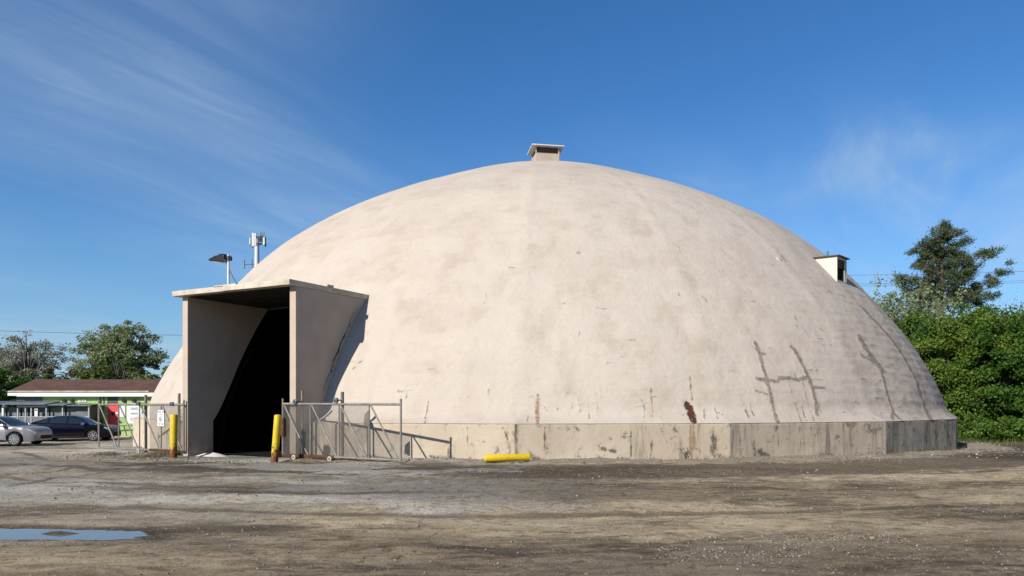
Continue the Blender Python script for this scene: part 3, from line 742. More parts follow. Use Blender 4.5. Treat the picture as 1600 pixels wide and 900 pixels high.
def build_portal():
    def wall(u0, u1, name, label=None):
        um = (u0+u1)/2
        poly = [(VW, -.35), (VW, ZS0-.004)]
        zs = np.linspace(ZS0-.004, ZT, 26)
        vr = rear_v(um, RC-.28)+.10; v3 = rear_v(um, float(prof_r(3.2)))+.13
        poly += [(rear_v(um, float(prof_r(zz)))+.13 if zz > 3.2 else vr+(v3-vr)*((zz-ZT)/(3.2-ZT))**.85, zz) for zz in zs]
        poly += [(vr, ZT-.02), (vr, -.35)]
        mb = MB(); mb.prism([PF(u0, v, z) for v, z in poly], PF(u1, 0)-PF(u0, 0))
        return mb.build(name, M['portal'], dome, bevel=.012, label=label)
    wall(UL, UIL, 'portal_wall'); wall(UIR, UR, 'portal_wall')
    # roof slab of the portal; its front edge is broken where the lamp stands
    us = np.linspace(US, 0, 14)
    top = [PF(US, .06, ZS1), PF(US*.8, .03, ZS1), PF(US*.55, .05, ZS1), PF(US*.52, .0, ZS1), PF(US*.3, .02, ZS1), PF(0, 0, ZS1)]
    top += [PF(u, rear_v(u, prof_r(ZS1))+.30, ZS1) for u in us[::-1]]
    mb = MB(); mb.prism(top, (0, 0, ZS0-ZS1)); sl_ = mb.build('canopy_slab', M['slab'], dome, bevel=.02)
    shade_edge = [PF(UIL+.02, VW+.02, ZS0-.03), PF(UIR-.02, VW+.02, ZS0-.03)]+[PF(u, rear_v(u, prof_r(ZS0))+.10, ZS0-.03) for u in np.linspace(UIR-.02, UIL+.02, 10)]
    mb = MB(); mb.prism(shade_edge, (0, 0, .024)); mb.build('slab_shade_sheet', M['slab_shade'], sl_)  # dark sheet added beneath the slab to paint its shade
    mb = MB(); mb.obox(PF(-3.1, .12, ZS1+.015), PF(.55, 0)-PF(0, 0), PF(0, .10)-PF(0, 0), (0, 0, .02)); mb.build('broken_patch', M['slab'], sl_)
    mb = MB(); mb.obox(PF(.0, 1.9, ZS1+.03), PF(.05, 0)-PF(0, 0), PF(0, .16)-PF(0, 0), (0, 0, .035)); mb.build('slab_lump', M['slab'], sl_)
    # open joint between wall and shell
    mb = MB(); r2 = random.Random(4); A = []; B = []
    for k in range(26):
        zz = 5.3-k*.12; v0 = rear_v(UR, prof_r(zz))-.26-.04*math.sin(k*.9)+r2.uniform(-.035, .035); w = .010+.10*math.sin(math.pi*k/25)**2*r2.uniform(.15, 1)**1.5
        A.append(PF(UR+.004, v0, zz+r2.uniform(-.03, .03))); B.append(PF(UR+.004, v0+w, zz+r2.uniform(-.03, .03)))
    n = len(A); mb.add(A+B, [(i, i+1, n+i+1, n+i) for i in range(n-1)]); mb.build('open_crack', M['dark'], dome, label='dark jagged crack between portal wall and dome')
build_portal()

def build_vent():
    zt = float(_pz.max()); a = R_(10); c = Vector((CX, CY, 0))
    ex = Vector((math.cos(a), math.sin(a), 0)); ey = Vector((-math.sin(a), math.cos(a), 0))
    def sq(h, z): return [c+ex*h*i+ey*h*j+Vector((0, 0, z)) for i, j in ((-1, -1), (1, -1), (1, 1), (-1, 1))]
    z1 = 17.58
    mb = MB(); mb.prism(sq(.76, zt-.5), (0, 0, z1-zt+.5)); vent = mb.build('roof_vent', M['portal'], dome, bevel=.02)
    mb = MB(); mb.prism(sq(.66, z1), (0, 0, .42)); mb.build('louvre_box', M['brown'], vent)
    for i, j in ((-1, -1), (1, -1), (1, 1), (-1, 1)):
        mb = MB(); mb.obox(c+ex*.72*i+ey*.72*j+Vector((0, 0, z1+.21)), ex*.035, ey*.035, (0, 0, .22)); mb.build('corner_post', M['portal'], vent)
    mb = MB(); lo = sq(1.02, z1+.40); hi = sq(1.02, z1+.45); ap = [c+Vector((0, 0, z1+.68))]
    mb.add(lo+hi+ap, [(3, 2, 1, 0)]+[(i, (i+1) % 4, 4+(i+1) % 4, 4+i) for i in range(4)]+[(4+i, 4+(i+1) % 4, 8) for i in range(4)]); mb.build('vent_cap', M['ventcap'], vent)
build_vent()

def build_hatch():
    P = dome_hit(1309, 439); th = math.atan2(P[0]-CX, CY-P[1]); r0 = math.hypot(P[0]-CX, P[1]-CY); zb = float(P[2])
    th += .016
    er = Vector((math.sin(th), -math.cos(th), 0)); et = Vector((math.cos(th), math.sin(th), 0)); c = Vector((CX, CY, 0))
    hgt = 1.08; w = .52; rf = r0+.06
    def q(r, t, z): return c+er*r+et*t+Vector((0, 0, z))
    zt = zb+hgt; rb = float(prof_r(zt+.1))-.5
    side = [(rf, zb-.12), (rf, zt), (rb, zt+.04), (rb, zt-.3), (r0-.35, zb-.12)]
    h = None
    mb = MB()
    for s in (-1, 1): mb.prism([q(r, s*w, z) for r, z in side], et*(-s*.06))
    mb.obox(q(rf-.03, 0, zt-.05), er*.03, et*(w-.06), (0, 0, .05)); mb.obox(q(rf-.03, 0, zb-.05), er*.03, et*(w-.06), (0, 0, .07))
    h = mb.build('roof_hatch', M['hatch'], dome)
    mb = MB(); mb.prism([q(rf+.12, -w-.08, zt), q(rf+.12, w+.08, zt-.02), q(rb, w+.08, zt+.04), q(rb, -w-.08, zt+.06)], (0, 0, .05)); mb.build('hatch_roof', M['brown'], h)
    mb = MB(); mb.obox(q(rf-.16, 0, zb+.5), er*.01, et*(w-.07), (0, 0, .56)); mb.build('dark_opening', M['dark'], h)
    mb = MB(); mb.obox(q(rf-.09, 0, zt-.28), er*.02, et*(w-.07), (0, 0, .19)); mb.build('shutter', M['brown'], h)
    mb = MB(); mb.obox(q(rf-.02, w-.16, zb+.45), er*.015, et*.06, (0, 0, .5)); mb.build('jamb', M['slab'], h)
    p = dome_hit(1293, 404); mb = MB(); mb.tube([(p[0], p[1], p[2]-.3), (p[0], p[1], p[2]+.35)], .05, 8); mb.build('vent_pipe', M['steel_dark'], dome)
    p = dome_hit(1219, 407); n = Vector((p[0]-CX, p[1]-CY, 8)).normalized()
    mb = MB(); mb.lathe(Vector(p)-n*.1, n, [(0, .22), (.08, .21), (.12, .15), (.13, .04)], 14); mb.build('capped_pipe', M['dome'], dome, smooth=True)
build_hatch()

# ------------------------------------------------------------------ lamp on the canopy
def build_flood():
    b = PF(-3.36, .40, ZS1)
    t = thing('flood_light', b, 'black flood light on a pale post standing on the portal roof slab', 'lamp')
    mb = MB(); mb.tube([b, b+Vector((0, 0, 1.18))], .045, 10); mb.lathe(b, (0, 0, 1), [(0, .12), (.02, .12), (.025, .05)], 12); mb.build('post', M['pole'], t, smooth=True)
    e = Vector((EU[0], EU[1], 0)); f = Vector((EV[0], EV[1], 0))
    c = b+Vector((0, 0, 1.06))-e*.42; tilt = Vector((0, 0, -.05))
    poly = [(-.40, -.05), (-.38, .01), (-.05, .10), (.36, .11), (.40, .05), (.40, -.06), (.02, -.10)]
    mb = MB(); mb.prism([c+e*x+Vector((0, 0, z))-f*.19 for x, z in poly], f*.38); hd = mb.build('lamp_head', M['black'], t, bevel=.012)
    mb = MB(); mb.obox(c-e*.17+Vector((0, 0, -.088)), e*.17+Vector((0, 0, -.02)), f*.15, (0, 0, .008)); mb.build('lens', M['lens'], hd)
    mb = MB()
    for k in range(4): mb.obox(c+e*(.08+.07*k)+Vector((0, 0, .125)), e*.012, f*.15, (0, 0, .02))
    mb.build('cooling_fins', M['black'], hd)
    mb = MB(); mb.tube([b+Vector((0, 0, .93))-e*.12, b+Vector((0, 0, .72))-e*.02, b+e*.28+Vector((0, 0, .28)), b+e*.52+Vector((0, 0, .02))], .018, 6); mb.build('conduit', M['black'], t)
    mb = MB(); mb.obox(b+Vector((0, 0, 1.04)), e*.05, f*.06, (0, 0, .09)); mb.build('bracket', M['steel_dark'], t)
build_flood()

# ------------------------------------------------------------------ sliding gates
VG = .22
def build_gate(u0, u1, name, label, mesh_to, rust_to, zoff, sag):
    z0 = float(zoff); h = 1.86
    b = PF((u0+u1)/2, VG, z0)
    t = thing(name, b, label, 'gate', 'sliding pipe gates at the portal')
    def P(u, z): return PF(u, VG, z0+.14+z+sag*(u-u0)/(u1-u0))
    H = h-.14
    mb = MB(); mb.tube([P(u0, H), P(u1, H)], .042, 10); mb.build('top_rail', M['galvpaint'], t, smooth=True)
    if u1 > rust_to > u0:
        mb = MB(); mb.tube([P(u0, 0), P(rust_to, 0)], .048, 10); mb.obox((P(u0, -.01)+P(rust_to, -.01))/2, (P(rust_to, 0)-P(u0, 0))/2, PF(0, .035)-PF(0, 0), (0, 0, .055)); mb.build('track_rail', M['rust'], t, label='rusty bottom rail')
        mb = MB(); mb.tube([P(rust_to, 0), P(u1, 0)], .036, 10); mb.build('bottom_rail', M['galvpaint'], t, smooth=True)
    else:
        a, c = (u0, u0+(u1-u0)*.62)
        mb = MB(); mb.tube([P(a, 0), P(c, 0)], .036, 10); mb.build('bottom_rail', M['galvpaint'], t, smooth=True)
        mb = MB(); mb.tube([P(c, 0), P(u1, 0)], .044, 10); mb.build('track_rail', M['rust'], t, label='rusty end of the bottom rail')
    n = 4; ks = [u0+(u1-u0)*k/n for k in range(n+1)]
    for k, u in enumerate(ks):
        mb = MB(); mb.tube([P(u, -.02), P(u, H+(.12 if k in (0, n) else 0))], .034 if k in (0, n) else .026, 8); mb.build('upright', M['galvpaint'], t, smooth=True)
        if k in (0, n):
            mb = MB(); mb.lathe(P(u, H+.10), (0, 0, 1), [(0, .02), (.04, .045), (.08, .02)], 8); mb.build('cap', M['galv'], t, smooth=True)
    for k in range(n):
        mb = MB(); mb.tube([P(ks[k]+.05, H-.02), P(ks[k+1]-.10, .03)], .027, 8); mb.build('brace', M['galvpaint'], t, smooth=True)
    # chain link
    mb = MB(); m0, m1 = mesh_to; W = m1-m0; Hh = H-.06; s = .075
    k = -Hh
    while k < W:
        a = max(0, k); z = a-k; e = min(W, k+Hh); ze = e-k
        if e > a+.01:
            mb.tube([P(m0+a, .03+z)-Vector((0, 0, 0)), P(m0+e, .03+ze)], .0070, 3, False)
            mb.tube([P(m0+a, .03+Hh-z)+PF(0, .006)-PF(0, 0), P(m0+e, .03+Hh-ze)+PF(0, .006)-PF(0, 0)], .0070, 3, False)
        k += s
    o = mb.build('chain_link', M['wire'], t); o['kind'] = 'stuff'
    return t, P, H
uR0, uR1 = -.52, 4.43
gateR, PR, HR = build_gate(uR0, uR1, 'sliding_gate', 'pale pipe sliding gate with rusty track rail parked right of the portal before the kerb', (uR0, uR0+(uR1-uR0)*.74), uR0+(uR1-uR0)*.46, GZ(*PF(2, VG)[:2])-.03, -.02)
uL0, uL1 = -10.55, -5.50
gateL, PL, HL = build_gate(uL0, uL1, 'sliding_gate', 'pale pipe sliding gate carrying a small white sign left of the portal', (uL0+(uL1-uL0)*.62, uL1), uL0, GZ(*PF(-8, VG)[:2])-.03, 0.0)
def rollers():
    for u in (.05, 1.62):
        mb = MB(); c = PR(u, -.06)-Vector((EV[0], EV[1], 0))*.07
        mb.lathe(c, (EV[0], EV[1], 0), [(-.025, .02), (-.02, .085), (.02, .085), (.025, .02)], 16); o = mb.build('roller_wheel', M['wheel'], gateR, smooth=True)
        mb = MB(); mb.lathe(c, (EV[0], EV[1], 0), [(-.035, .03), (.05, .03)], 10); mb.build('hub', M['rust'], o)
    for u in (-8.0, -5.95):
        mb = MB(); c = PL(u, -.05)-Vector((EV[0], EV[1], 0))*.07
        mb.lathe(c, (EV[0], EV[1], 0), [(-.025, .02), (-.02, .085), (.02, .085), (.025, .02)], 16); o = mb.build('roller_wheel', M['wheel'], gateL, smooth=True)
        mb = MB(); mb.lathe(c, (EV[0], EV[1], 0), [(-.035, .03), (.05, .03)], 10); mb.build('hub', M['rust'], o)
    mb = MB(); c = PR(uR0+.06, .95)
    mb.obox(c-Vector((EV[0], EV[1], 0))*.05, Vector((EU[0], EU[1], 0))*.07, Vector((EV[0], EV[1], 0))*.05, (0, 0, .3)); mb.build('latch_box', M['rust'], gateR)
    mb = MB(); c = PR(uR0+(uR1-uR0)*.75-.05, 1.02); mb.prism([c, c+Vector((0, 0, .5)), c+Vector((0, 0, .32))-Vector((EU[0], EU[1], 0))*.16, c+Vector((0, 0, .05))-Vector((EU[0], EU[1], 0))*.18], PF(0, .02)-PF(0, 0)); mb.build('torn_plate', M['rustpost'], gateR)
rollers()
def guide_post(u, v, htop, label, thick=.045):
    b = PF(u, v); b.z = float(GZ(b.x, b.y))-.02
    t = thing('gate_post', b, label, 'post', 'guide posts of the sliding gates')
    mb = MB(); mb.tube([b, b+Vector((0, 0, htop))], thick, 10); mb.build('post', M['rustpost'], t, smooth=True)
    zr = 1.86+.085
    f = Vector((EV[0], EV[1], 0)); e = Vector((EU[0], EU[1], 0)); c = b+Vector((0, 0, zr))
    mb = MB(); mb.tube([c, c-f*.40], .022, 8); mb.build('roller_arm', M['steel_dark'], t)
    mb = MB(); mb.lathe(c-f*.30, -f, [(-.05, .03), (-.04, .085), (-.01, .06), (.02, .06), (.05, .085), (.06, .03)], 14); mb.build('guide_roller', M['steel_dark'], t, smooth=True)
guide_post(.10, VG+.26, 2.33, 'steel guide post standing against the shaded portal wall behind the gate', .04)
guide_post(1.86, VG+.26, 2.22, 'steel guide post with roller in front of the sunlit kerb wall', .055)
guide_post(-8.03, VG+.26, 2.28, 'steel guide post with roller behind the sign gate, farther from the portal', .055)
guide_post(-6.10, VG+.26, 2.35, 'steel guide post with roller just behind the upright yellow bollard', .05)
# sign on the left gate
def build_sign():
    e = Vector((EU[0], EU[1], 0)); f = Vector((EV[0], EV[1], 0)); c = PF(-6.72, VG-.055)
    c.z = at(257, 653.5, 27.6).z
    t = thing('notice_sign', c, 'small white notice sign with black border hung on the left sliding gate', 'sign')
    w, h, r = .20, .32, .04
    def rr(w, h, r, y):
        pts = []
        for cx, cz, a0 in ((w-r, h-r, 0), (-w+r, h-r, 90), (-w+r, -h+r, 180), (w-r, -h+r, 270)):
            for k in range(5):
                a = R_(a0+22.5*k); pts.append(c+e*(cx+r*math.cos(a))+Vector((0, 0, cz+r*math.sin(a)))+f*y)
        return pts
    mb = MB(); mb.prism(rr(w, h, r, 0), f*.006); mb.build('panel', M['signblack'], t)
    mb = MB(); mb.prism(rr(w-.014, h-.014, r-.01, -.003), f*.0025); mb.build('face', M['signwhite'], t)
    o = c-f*.0045
    text_mesh('Residents No', .066, M['signblack'], t, o+Vector((0, 0, .238)), e, (0, 0, 1), bold=True, extrude=.001)
    text_mesh('Top', .066, M['signblack'], t, o+Vector((0, 0, .145)), e, (0, 0, 1), bold=True, extrude=.001)
    text_mesh('Tip Top', .082, M['signblack'], t, o+Vector((0, 0, -.215)), e, (0, 0, 1), bold=True, extrude=.001)
    mb = MB(); n = 24; A = []; B = []
    for k in range(n):
        a = 2*math.pi*k/n; d = e*math.cos(a)*.8+Vector((0, 0, math.sin(a))); A.append(o+d*.10+Vector((0, 0, -.035))); B.append(o+d*.078+Vector((0, 0, -.035)))
    mb.add(A+B, [(k, (k+1) % n, n+(k+1) % n, n+k) for k in range(n)])
    mb.obox(o+Vector((0, 0, -.035)), (e*.55-Vector((0, 0, .6)))*.1, (e*.55+Vector((0, 0, .6)))*.014, f*.0006)
    mb.obox(o+Vector((0, 0, -.045))-e*.02, (e*.3+Vector((0, 0, .6)))*.07, e*.012, f*.0006)
    mb.build('no_entry_symbol', M['signblack'], t)
build_sign()

# ------------------------------------------------------------------ bollards
def bollard(px, depth, hgt, r, lean, label):
    p = at(px, 700, depth); z = float(GZ(p.x, p.y)); b = Vector((p.x, p.y, z-.06))
    mb = MB(); n = 18
    prof = [(0, r), (hgt*.3, r), (hgt*.7, r), (hgt-.05, r), (hgt-.015, r*.86), (hgt, r*.45)]
    ax = Vector((lean[0], lean[1], 1)).normalized()
    mb.lathe((0, 0, 0), ax, prof, n)
    o = mb.build('bollard', M['yellow'], None, smooth=True); o.location = b
    tagit(o, label, 'bollard', 'yellow bollards at the portal')
bollard(271, 26.4, 1.62, .125, (.01, 0), 'upright yellow bollard with rusty foot beside the white notice sign')
bollard(428.5, 23.9, 1.62, .115, (.075, 0), 'leaning yellow bollard with rusty foot in front of the dark doorway')
def fallen():
    a = at(757, 722, 22.7); c = at(827, 722, 23.15); r = .115
    a.z = float(GZ(a.x, a.y))+r+.02; c.z = float(GZ(c.x, c.y))+r+.02
    mb = MB(); d = (c-a); L = d.length
    mb.lathe((0, 0, 0), d, [(0, .04), (.012, r*.8), (.05, r), (L*.5, r), (L-.01, r), (L, r*.9), (L-.02, r*.85), (L-.03, .02)], 18)
    o = mb.build('fallen_bollard', M['yellowclean'], None, smooth=True); o.location = a
    tagit(o, 'yellow pipe bollard lying on the gravel at the foot of the kerb wall', 'bollard')
fallen()

# ------------------------------------------------------------------ parked cars
def build_car(loc, yaw, paint_m, name, label, L=4.75, H=1.45, spokes=8):
    t = thing(name, loc, label, 'car', None)
    Rz = Matrix.Rotation(yaw, 3, 'Z'); lo = Vector(loc)
    W = lambda p: Rz @ Vector(p)+lo
    hx = L/2; wx = (-1.42, 1.40); wr = .325
    def belt(x): return float(np.interp(x, [-hx, -hx+.06, -hx+.25, -1.5, -.3, .9, 1.3, 2.0, hx-.12, hx], [.62, .92, 1.03, 1.02, .97, .95, .94, .87, .76, .55]))
    def roof(x): return float(np.interp(x, [-1.95, -1.5, -1.05, -.6, -.1, .25, .6, 1.0, 1.28], [1.01, 1.20, 1.36, H-.02, H, H-.02, 1.32, 1.07, .90]))*(H/1.45 if False else 1)
    def halfw(x): return float(np.interp(x, [-hx, -hx+.1, -hx+.5, -.8, .8, hx-.6, hx-.15, hx], [.62, .78, .88, .915, .915, .87, .72, .50]))
    def low(x):
        z = float(np.interp(x, [-hx, -hx+.5, -1.0, 1.0, hx-.4, hx], [.30, .21, .19, .19, .20, .26]))
        for c in wx:
            d = abs(x-c)
            if d < .40: z = max(z, .32+math.sqrt(.40**2-d*d))
        return z
    xs = sorted(set([round(v, 3) for v in np.r_[np.linspace(-hx, hx, 44), [c+dx for c in wx for dx in (-.401, -.39, -.36, -.3, -.2, -.1, 0, .1, .2, .3, .36, .39, .401)]]]))
    def sect(x):
        w = halfw(x); b = belt(x); l = low(x); top = max(roof(x) if -1.95 < x < 1.28 else 0, b+.015); g = top-b
        inn = min(.30, .05+g*.62)
        return [(w-.05, l), (w-.01, l+(b-l)*.35), (w, l+(b-l)*.62), (w-.015, b-.06), (w-.05, b), (w-.05-inn*.85, b+g*.86), (w-.08-inn-.06*min(1, g*4), top-.012), ((w-.3)*.5, top+.006), (0, top+.012)]
    S = [sect(x) for x in xs]; k = len(S[0])
    mb = MB(); vs = []; fs = []
    for x, s in zip(xs, S):
        vs += [W((x, y, z)) for y, z in s]+[W((x, -y, z)) for y, z in s[-2::-1]]
    m = 2*k-1
    for i in range(len(xs)-1):
        for j in range(m-1): fs.append((i*m+j, i*m+j+1, (i+1)*m+j+1, (i+1)*m+j))
    fs.append(tuple(range(m))); fs.append(tuple((len(xs)-1)*m+j for j in range(m-1, -1, -1)))
    mb.add(vs, fs); body = mb.build('body', paint_m, t, smooth=True, angle=35)
    # underbody and wheel wells
    mb = MB(); mb.obox(W((0, 0, .27)), Rz @ Vector((hx-.25, 0, 0)), Rz @ Vector((0, .62, 0)), (0, 0, .06)); mb.build('underbody', M['rubber'], t)
    for c in wx:
        mb = MB(); mb.obox(W((c, 0, .45)), Rz @ Vector((.42, 0, 0)), Rz @ Vector((0, .70, 0)), (0, 0, .24)); mb.build('wheel_well', M['rubber'], t)
    def at_s(x, f, side, push=.006):
        s = sect(x); a, b = s[4], s[5]
        y = a[0]+(b[0]-a[0])*f; z = a[1]+(b[1]-a[1])*f
        return W((x, side*(y+push), z+push*.4))
    for side in (1, -1):
        for (xa, xb) in ((-1.55, -.98), (-.92, -.02), (.05, .98)):
            n = 8; lo_, hi_ = [], []
            for q in np.linspace(xa, xb, n):
                f1 = .10; f2 = .93
                lo_.append(at_s(q, f1, side)); hi_.append(at_s(q, f2, side))
            mb = MB(); mb.add(lo_+hi_, [(i, i+1, n+i+1, n+i) for i in range(n-1)]); mb.build('side_window', M['carglass'], t, smooth=True)
        for xx in (-.95, .02):
            mb = MB(); mb.tube([W((xx, side*(halfw(xx)+.001-.02*0), .30)), W((xx, side*(halfw(xx)+.002), .62)), W((xx, side*(halfw(xx)-.03), .88))], .006, 4); mb.build('door_seam', M['rubber'], t)
        for xx in (-.78, .20):
            mb = MB(); mb.obox(W((xx, side*(halfw(xx)+.004), .80)), Rz @ Vector((.09, 0, 0)), Rz @ Vector((0, .016, 0)), (0, 0, .014)); mb.build('door_handle', M['chrome'] if paint_m is M['silver'] else paint_m, t)
        mb = MB(); mb.obox(W((.92, side*(halfw(.9)+.07), .98)), Rz @ Vector((.07, 0, 0)), Rz @ Vector((0, .09, 0)), (0, 0, .065)); mb.build('wing_mirror', M['chrome'], t, bevel=.02)
        mb = MB(); mb.add([W((hx-.10-.30*q, side*(halfw(hx-.10-.30*q)+.012), belt(hx-.1-.3*q)-dz)) for q in (0, .5, 1) for dz in (.05, .17-.06*q)], [(0, 1, 3, 2), (2, 3, 5, 4)]); mb.build('headlight', M['lampclear'], t)
        mb = MB(); mb.add([W((-hx+.06+.24*q, side*(halfw(-hx+.06+.24*q)+.012), belt(-hx+.06+.24*q)-dz)) for q in (0, .5, 1) for dz in (.05, .20-.08*q)], [(0, 1, 3, 2), (2, 3, 5, 4)]); mb.build('tail_light', M['lampred'], t)
        for c in wx:
            ctr = W((c, side*.80, wr)); ax = Rz @ Vector((0, side, 0))
            mb = MB(); mb.lathe(ctr, ax, [(-.10, .20), (-.10, .30), (-.07, wr), (.07, wr), (.10, .30), (.10, .235)], 28); wh = mb.build('wheel', M['rubber'], t, smooth=True)
            mb = MB(); mb.lathe(ctr, ax, [(.085, .235), (.103, .235), (.103, .205), (.06, .20)], 28); mb.lathe(ctr, ax, [(.08, .05), (.108, .05), (.112, .03)], 12)
            fx = Rz @ Vector((1, 0, 0))
            for q in range(spokes):
                a = 2*math.pi*q/spokes; d = fx*math.cos(a)+Vector((0, 0, 1))*math.sin(a); e2 = ax.cross(d)
                mb.prism([ctr+ax*.085+d*.04+e2*.018, ctr+ax*.085+d*.04-e2*.018, ctr+ax*.085+d*.215-e2*.034, ctr+ax*.085+d*.215+e2*.034], ax*.018)
            mb.build('rim', M['rim'], wh)
    def glass_band(xa, xb, nm):
        n = 7; rows = []
        for q in np.linspace(xa, xb, n):
            s = sect(q); row = [(s[5][0]*.96, s[5][1]+.012), (s[6][0]*.97, s[6][1]+.014), (s[7][0], s[7][1]+.010), (0, s[8][1]+.009), (-s[7][0], s[7][1]+.010), (-s[6][0]*.97, s[6][1]+.014), (-s[5][0]*.96, s[5][1]+.012)]
            rows.append([W((q, y, z)) for y, z in row])
        mb = MB(); mb.add([p for r in rows for p in r], [(i*7+j, i*7+j+1, (i+1)*7+j+1, (i+1)*7+j) for i in range(n-1) for j in range(6)]); mb.build(nm, M['carglass'], t, smooth=True)
    glass_band(.42, 1.20, 'windscreen'); glass_band(-1.86, -1.10, 'rear_window')
    for side in (1, -1):
        mb = MB(); n_ = 10; A = [W((x_, side*(halfw(x_)-.022), .20)) for x_ in np.linspace(-.98, .96, n_)]; B_ = [W((x_, side*(halfw(x_)+.004), .30)) for x_ in np.linspace(-.98, .96, n_)]
        mb.add(A+B_, [(i, i+1, n_+i+1, n_+i) for i in range(n_-1)]); mb.build('sill', M['rubber'], t)
    mb = MB(); mb.obox(W((hx-.01, 0, .42)), Rz @ Vector((.03, 0, 0)), Rz @ Vector((0, .44, 0)), (0, 0, .09)); mb.build('grille', M['rubber'], t)
    mb = MB(); mb.obox(W((-hx-.005, 0, .62)), Rz @ Vector((.006, 0, 0)), Rz @ Vector((0, .17, 0)), (0, 0, .06)); mb.build('number_plate', M['signwhite'], t)
    return t
def car_at(px, depth, yaw, *a, **k):
    p = at(px, 700, depth); p.z = float(GZ(p.x, p.y)); return build_car(p, yaw, *a, **k)
car_at(-4.5, 36.6, R_(2), M['silver'], 'parked_car', 'silver sedan with bright alloy wheels nosing towards the dark sedan', spokes=10)
car_at(115, 42.3, R_(8), M['navy'], 'parked_car', 'dark navy sedan parked beside the green building', L=4.7, spokes=7)

# ------------------------------------------------------------------ green building with brown roof
def build_house():
    x0 = at(26, 600, 48.2).x; x1 = -23.55; y0, y1 = 48.2, 57.0; zg = float(ground_z(-28, 48))-.02
    ze = at(50, 616.5, 48.2).z
    t = thing('green_building', (x0, y0, zg), 'long low lime green building with brown hip roof and red door', 'building')
    def wallbox(a, b, nm='wall', m='green'):
        mb = MB(); mb.box(a, b, y0, y0+.25, zg-.2, ze-.02); return mb.build(nm, M[m], t)
    xd0, xd1 = at(168.5, 650, y0).x, at(183.5, 650, y0).x
    wallbox(x0, x0+1.7, 'wall', 'greydk'); wallbox(x0+1.7, xd0-.04); wallbox(xd1+.04, x1)
    mb = MB(); mb.box(xd0-.04, xd1+.04, y0, y0+.25, zg+2.2, ze-.02); mb.build('lintel', M['greydk'], t)
    mb = MB(); mb.box(x0, x0+.25, y0+.25, y1, zg-.2, ze-.02); mb.box(x1-.25, x1, y0+.25, y1, zg-.2, ze-.02); mb.box(x0+.25, x1-.25, y1-.25, y1, zg-.2, ze-.02); mb.build('rear_wall', M['green'], t)
    mb = MB(); mb.box(xd0, xd1, y0+.05, y0+.10, zg, zg+2.19); dr = mb.build('door', M['reddoor'], t)
    c = (xd0+xd1)/2
    mb = MB(); mb.box(c-.10, c+.14, y0+.035, y0+.05, zg+1.36, zg+1.62); mb.build('door_window', M['glass'], dr)
    mb = MB(); mb.box(c+.17, c+.32, y0+.035, y0+.05, zg+1.46, zg+1.60); mb.build('door_notice', M['signwhite'], dr)
    mb = MB(); mb.lathe((xd1-.09, y0+.05, zg+1.0), (0, -1, 0), [(0, .03), (.04, .03), (.05, .01)], 10); mb.build('handle', M['chrome'], dr)
    # fascia and hip roof
    ov = .32; ea, eb, ec, ed = x0-ov, x1+.35, y0-ov, y1+ov
    mb = MB(); mb.box(x0+.25, x1-.02, ec-.03, ec+.04, ze-.13, ze+.115); mb.box(x0+.25, x1-.02, ec+.04, y0, ze-.02, ze+.03); mb.build('white_fascia', M['white'], t)
    zr = at(60, 592.5, (y0+y1)/2).z; ym = (y0+y1)/2
    ra = at(54, 593, ym).x; rb = eb-.8
    z1 = ze+.22
    P = [Vector(p) for p in ((ea, ec, z1), (eb, ec, z1), (eb, ed, z1), (ea, ed, z1), (ra, ym, zr), (rb, ym, zr))]
    lo = [p-Vector((0, 0, .10)) for p in P[:4]]
    mb = MB(); mb.add(P+lo, [(0, 1, 5, 4), (1, 2, 5), (2, 3, 4, 5), (3, 0, 4), (0, 6, 7, 1), (1, 7, 8, 2), (2, 8, 9, 3), (3, 9, 6, 0), (6, 9, 8, 7)]); rf = mb.build('roof', M['shingle'], t)
    mb = MB(); mb.box(ea, eb-2.0, ec-.05, ec-.004, z1-.05, z1+.02); mb.build('drip_edge', M['slab'], rf)
    mb = MB(); mb.box(ea-.02, ea+.9, ec-.035, ec+.10, z1-.30, z1-.11); mb.build('gutter_end', M['white'], rf)
    # rows of shingles
    for q in range(1, 7):
        f = q/7; a = P[0].lerp(P[4], f); b = P[1].lerp(P[5], f)
        mb = MB(); mb.tube([a+Vector((0, -.01, .0)), b+Vector((0, -.01, .0))], .018, 4); mb.build('shingle_course', M['shingle'], rf)
    # soffit lamps
    for px in (100, 112, 193, 209):
        q = at(px, 626, y0-.06); mb = MB(); mb.box(q.x-.10, q.x+.10, y0-.12, y0-.003, q.z-.09, q.z+.09); mb.build('wall_lamp', M['black'], t)
    q = at(129, 626.5, y0); mb = MB(); mb.box(q.x-.26, q.x+.26, y0-.04, y0-.003, q.z-.07, q.z+.09); sg = mb.build('name_strip', M['signwhite'], t)
    text_mesh('THE LAW', .085, M['signblack'], sg, (q.x, y0-.045, q.z), (1, 0, 0), (0, 0, 1), extrude=.002, bold=True)
    # windows in the shaded part
    for px, w in ((128, .42), (110, .30)):
        q = at(px, 641, y0); mb = MB(); mb.box(q.x-w, q.x+w, y0-.05, y0-.003, q.z-.32, q.z+.32); wd = mb.build('window', M['frame'], t)
        for s in (-.5, .5):
            mb = MB(); mb.box(q.x+s*w-w*.42, q.x+s*w+w*.42, y0-.058, y0-.052, q.z-.26, q.z+.26); mb.build('pane', M['glass'], wd)
    # white boards beside the door
    q0, q1 = at(199, 630, y0), at(222, 662, y0)
    mb = MB(); mb.box(q0.x, q1.x, y0-.05, y0-.003, q1.z, q0.z); bd = mb.build('white_board', M['signwhite'], t)
    cx = (q0.x+q1.x)/2; hh = q0.z-q1.z
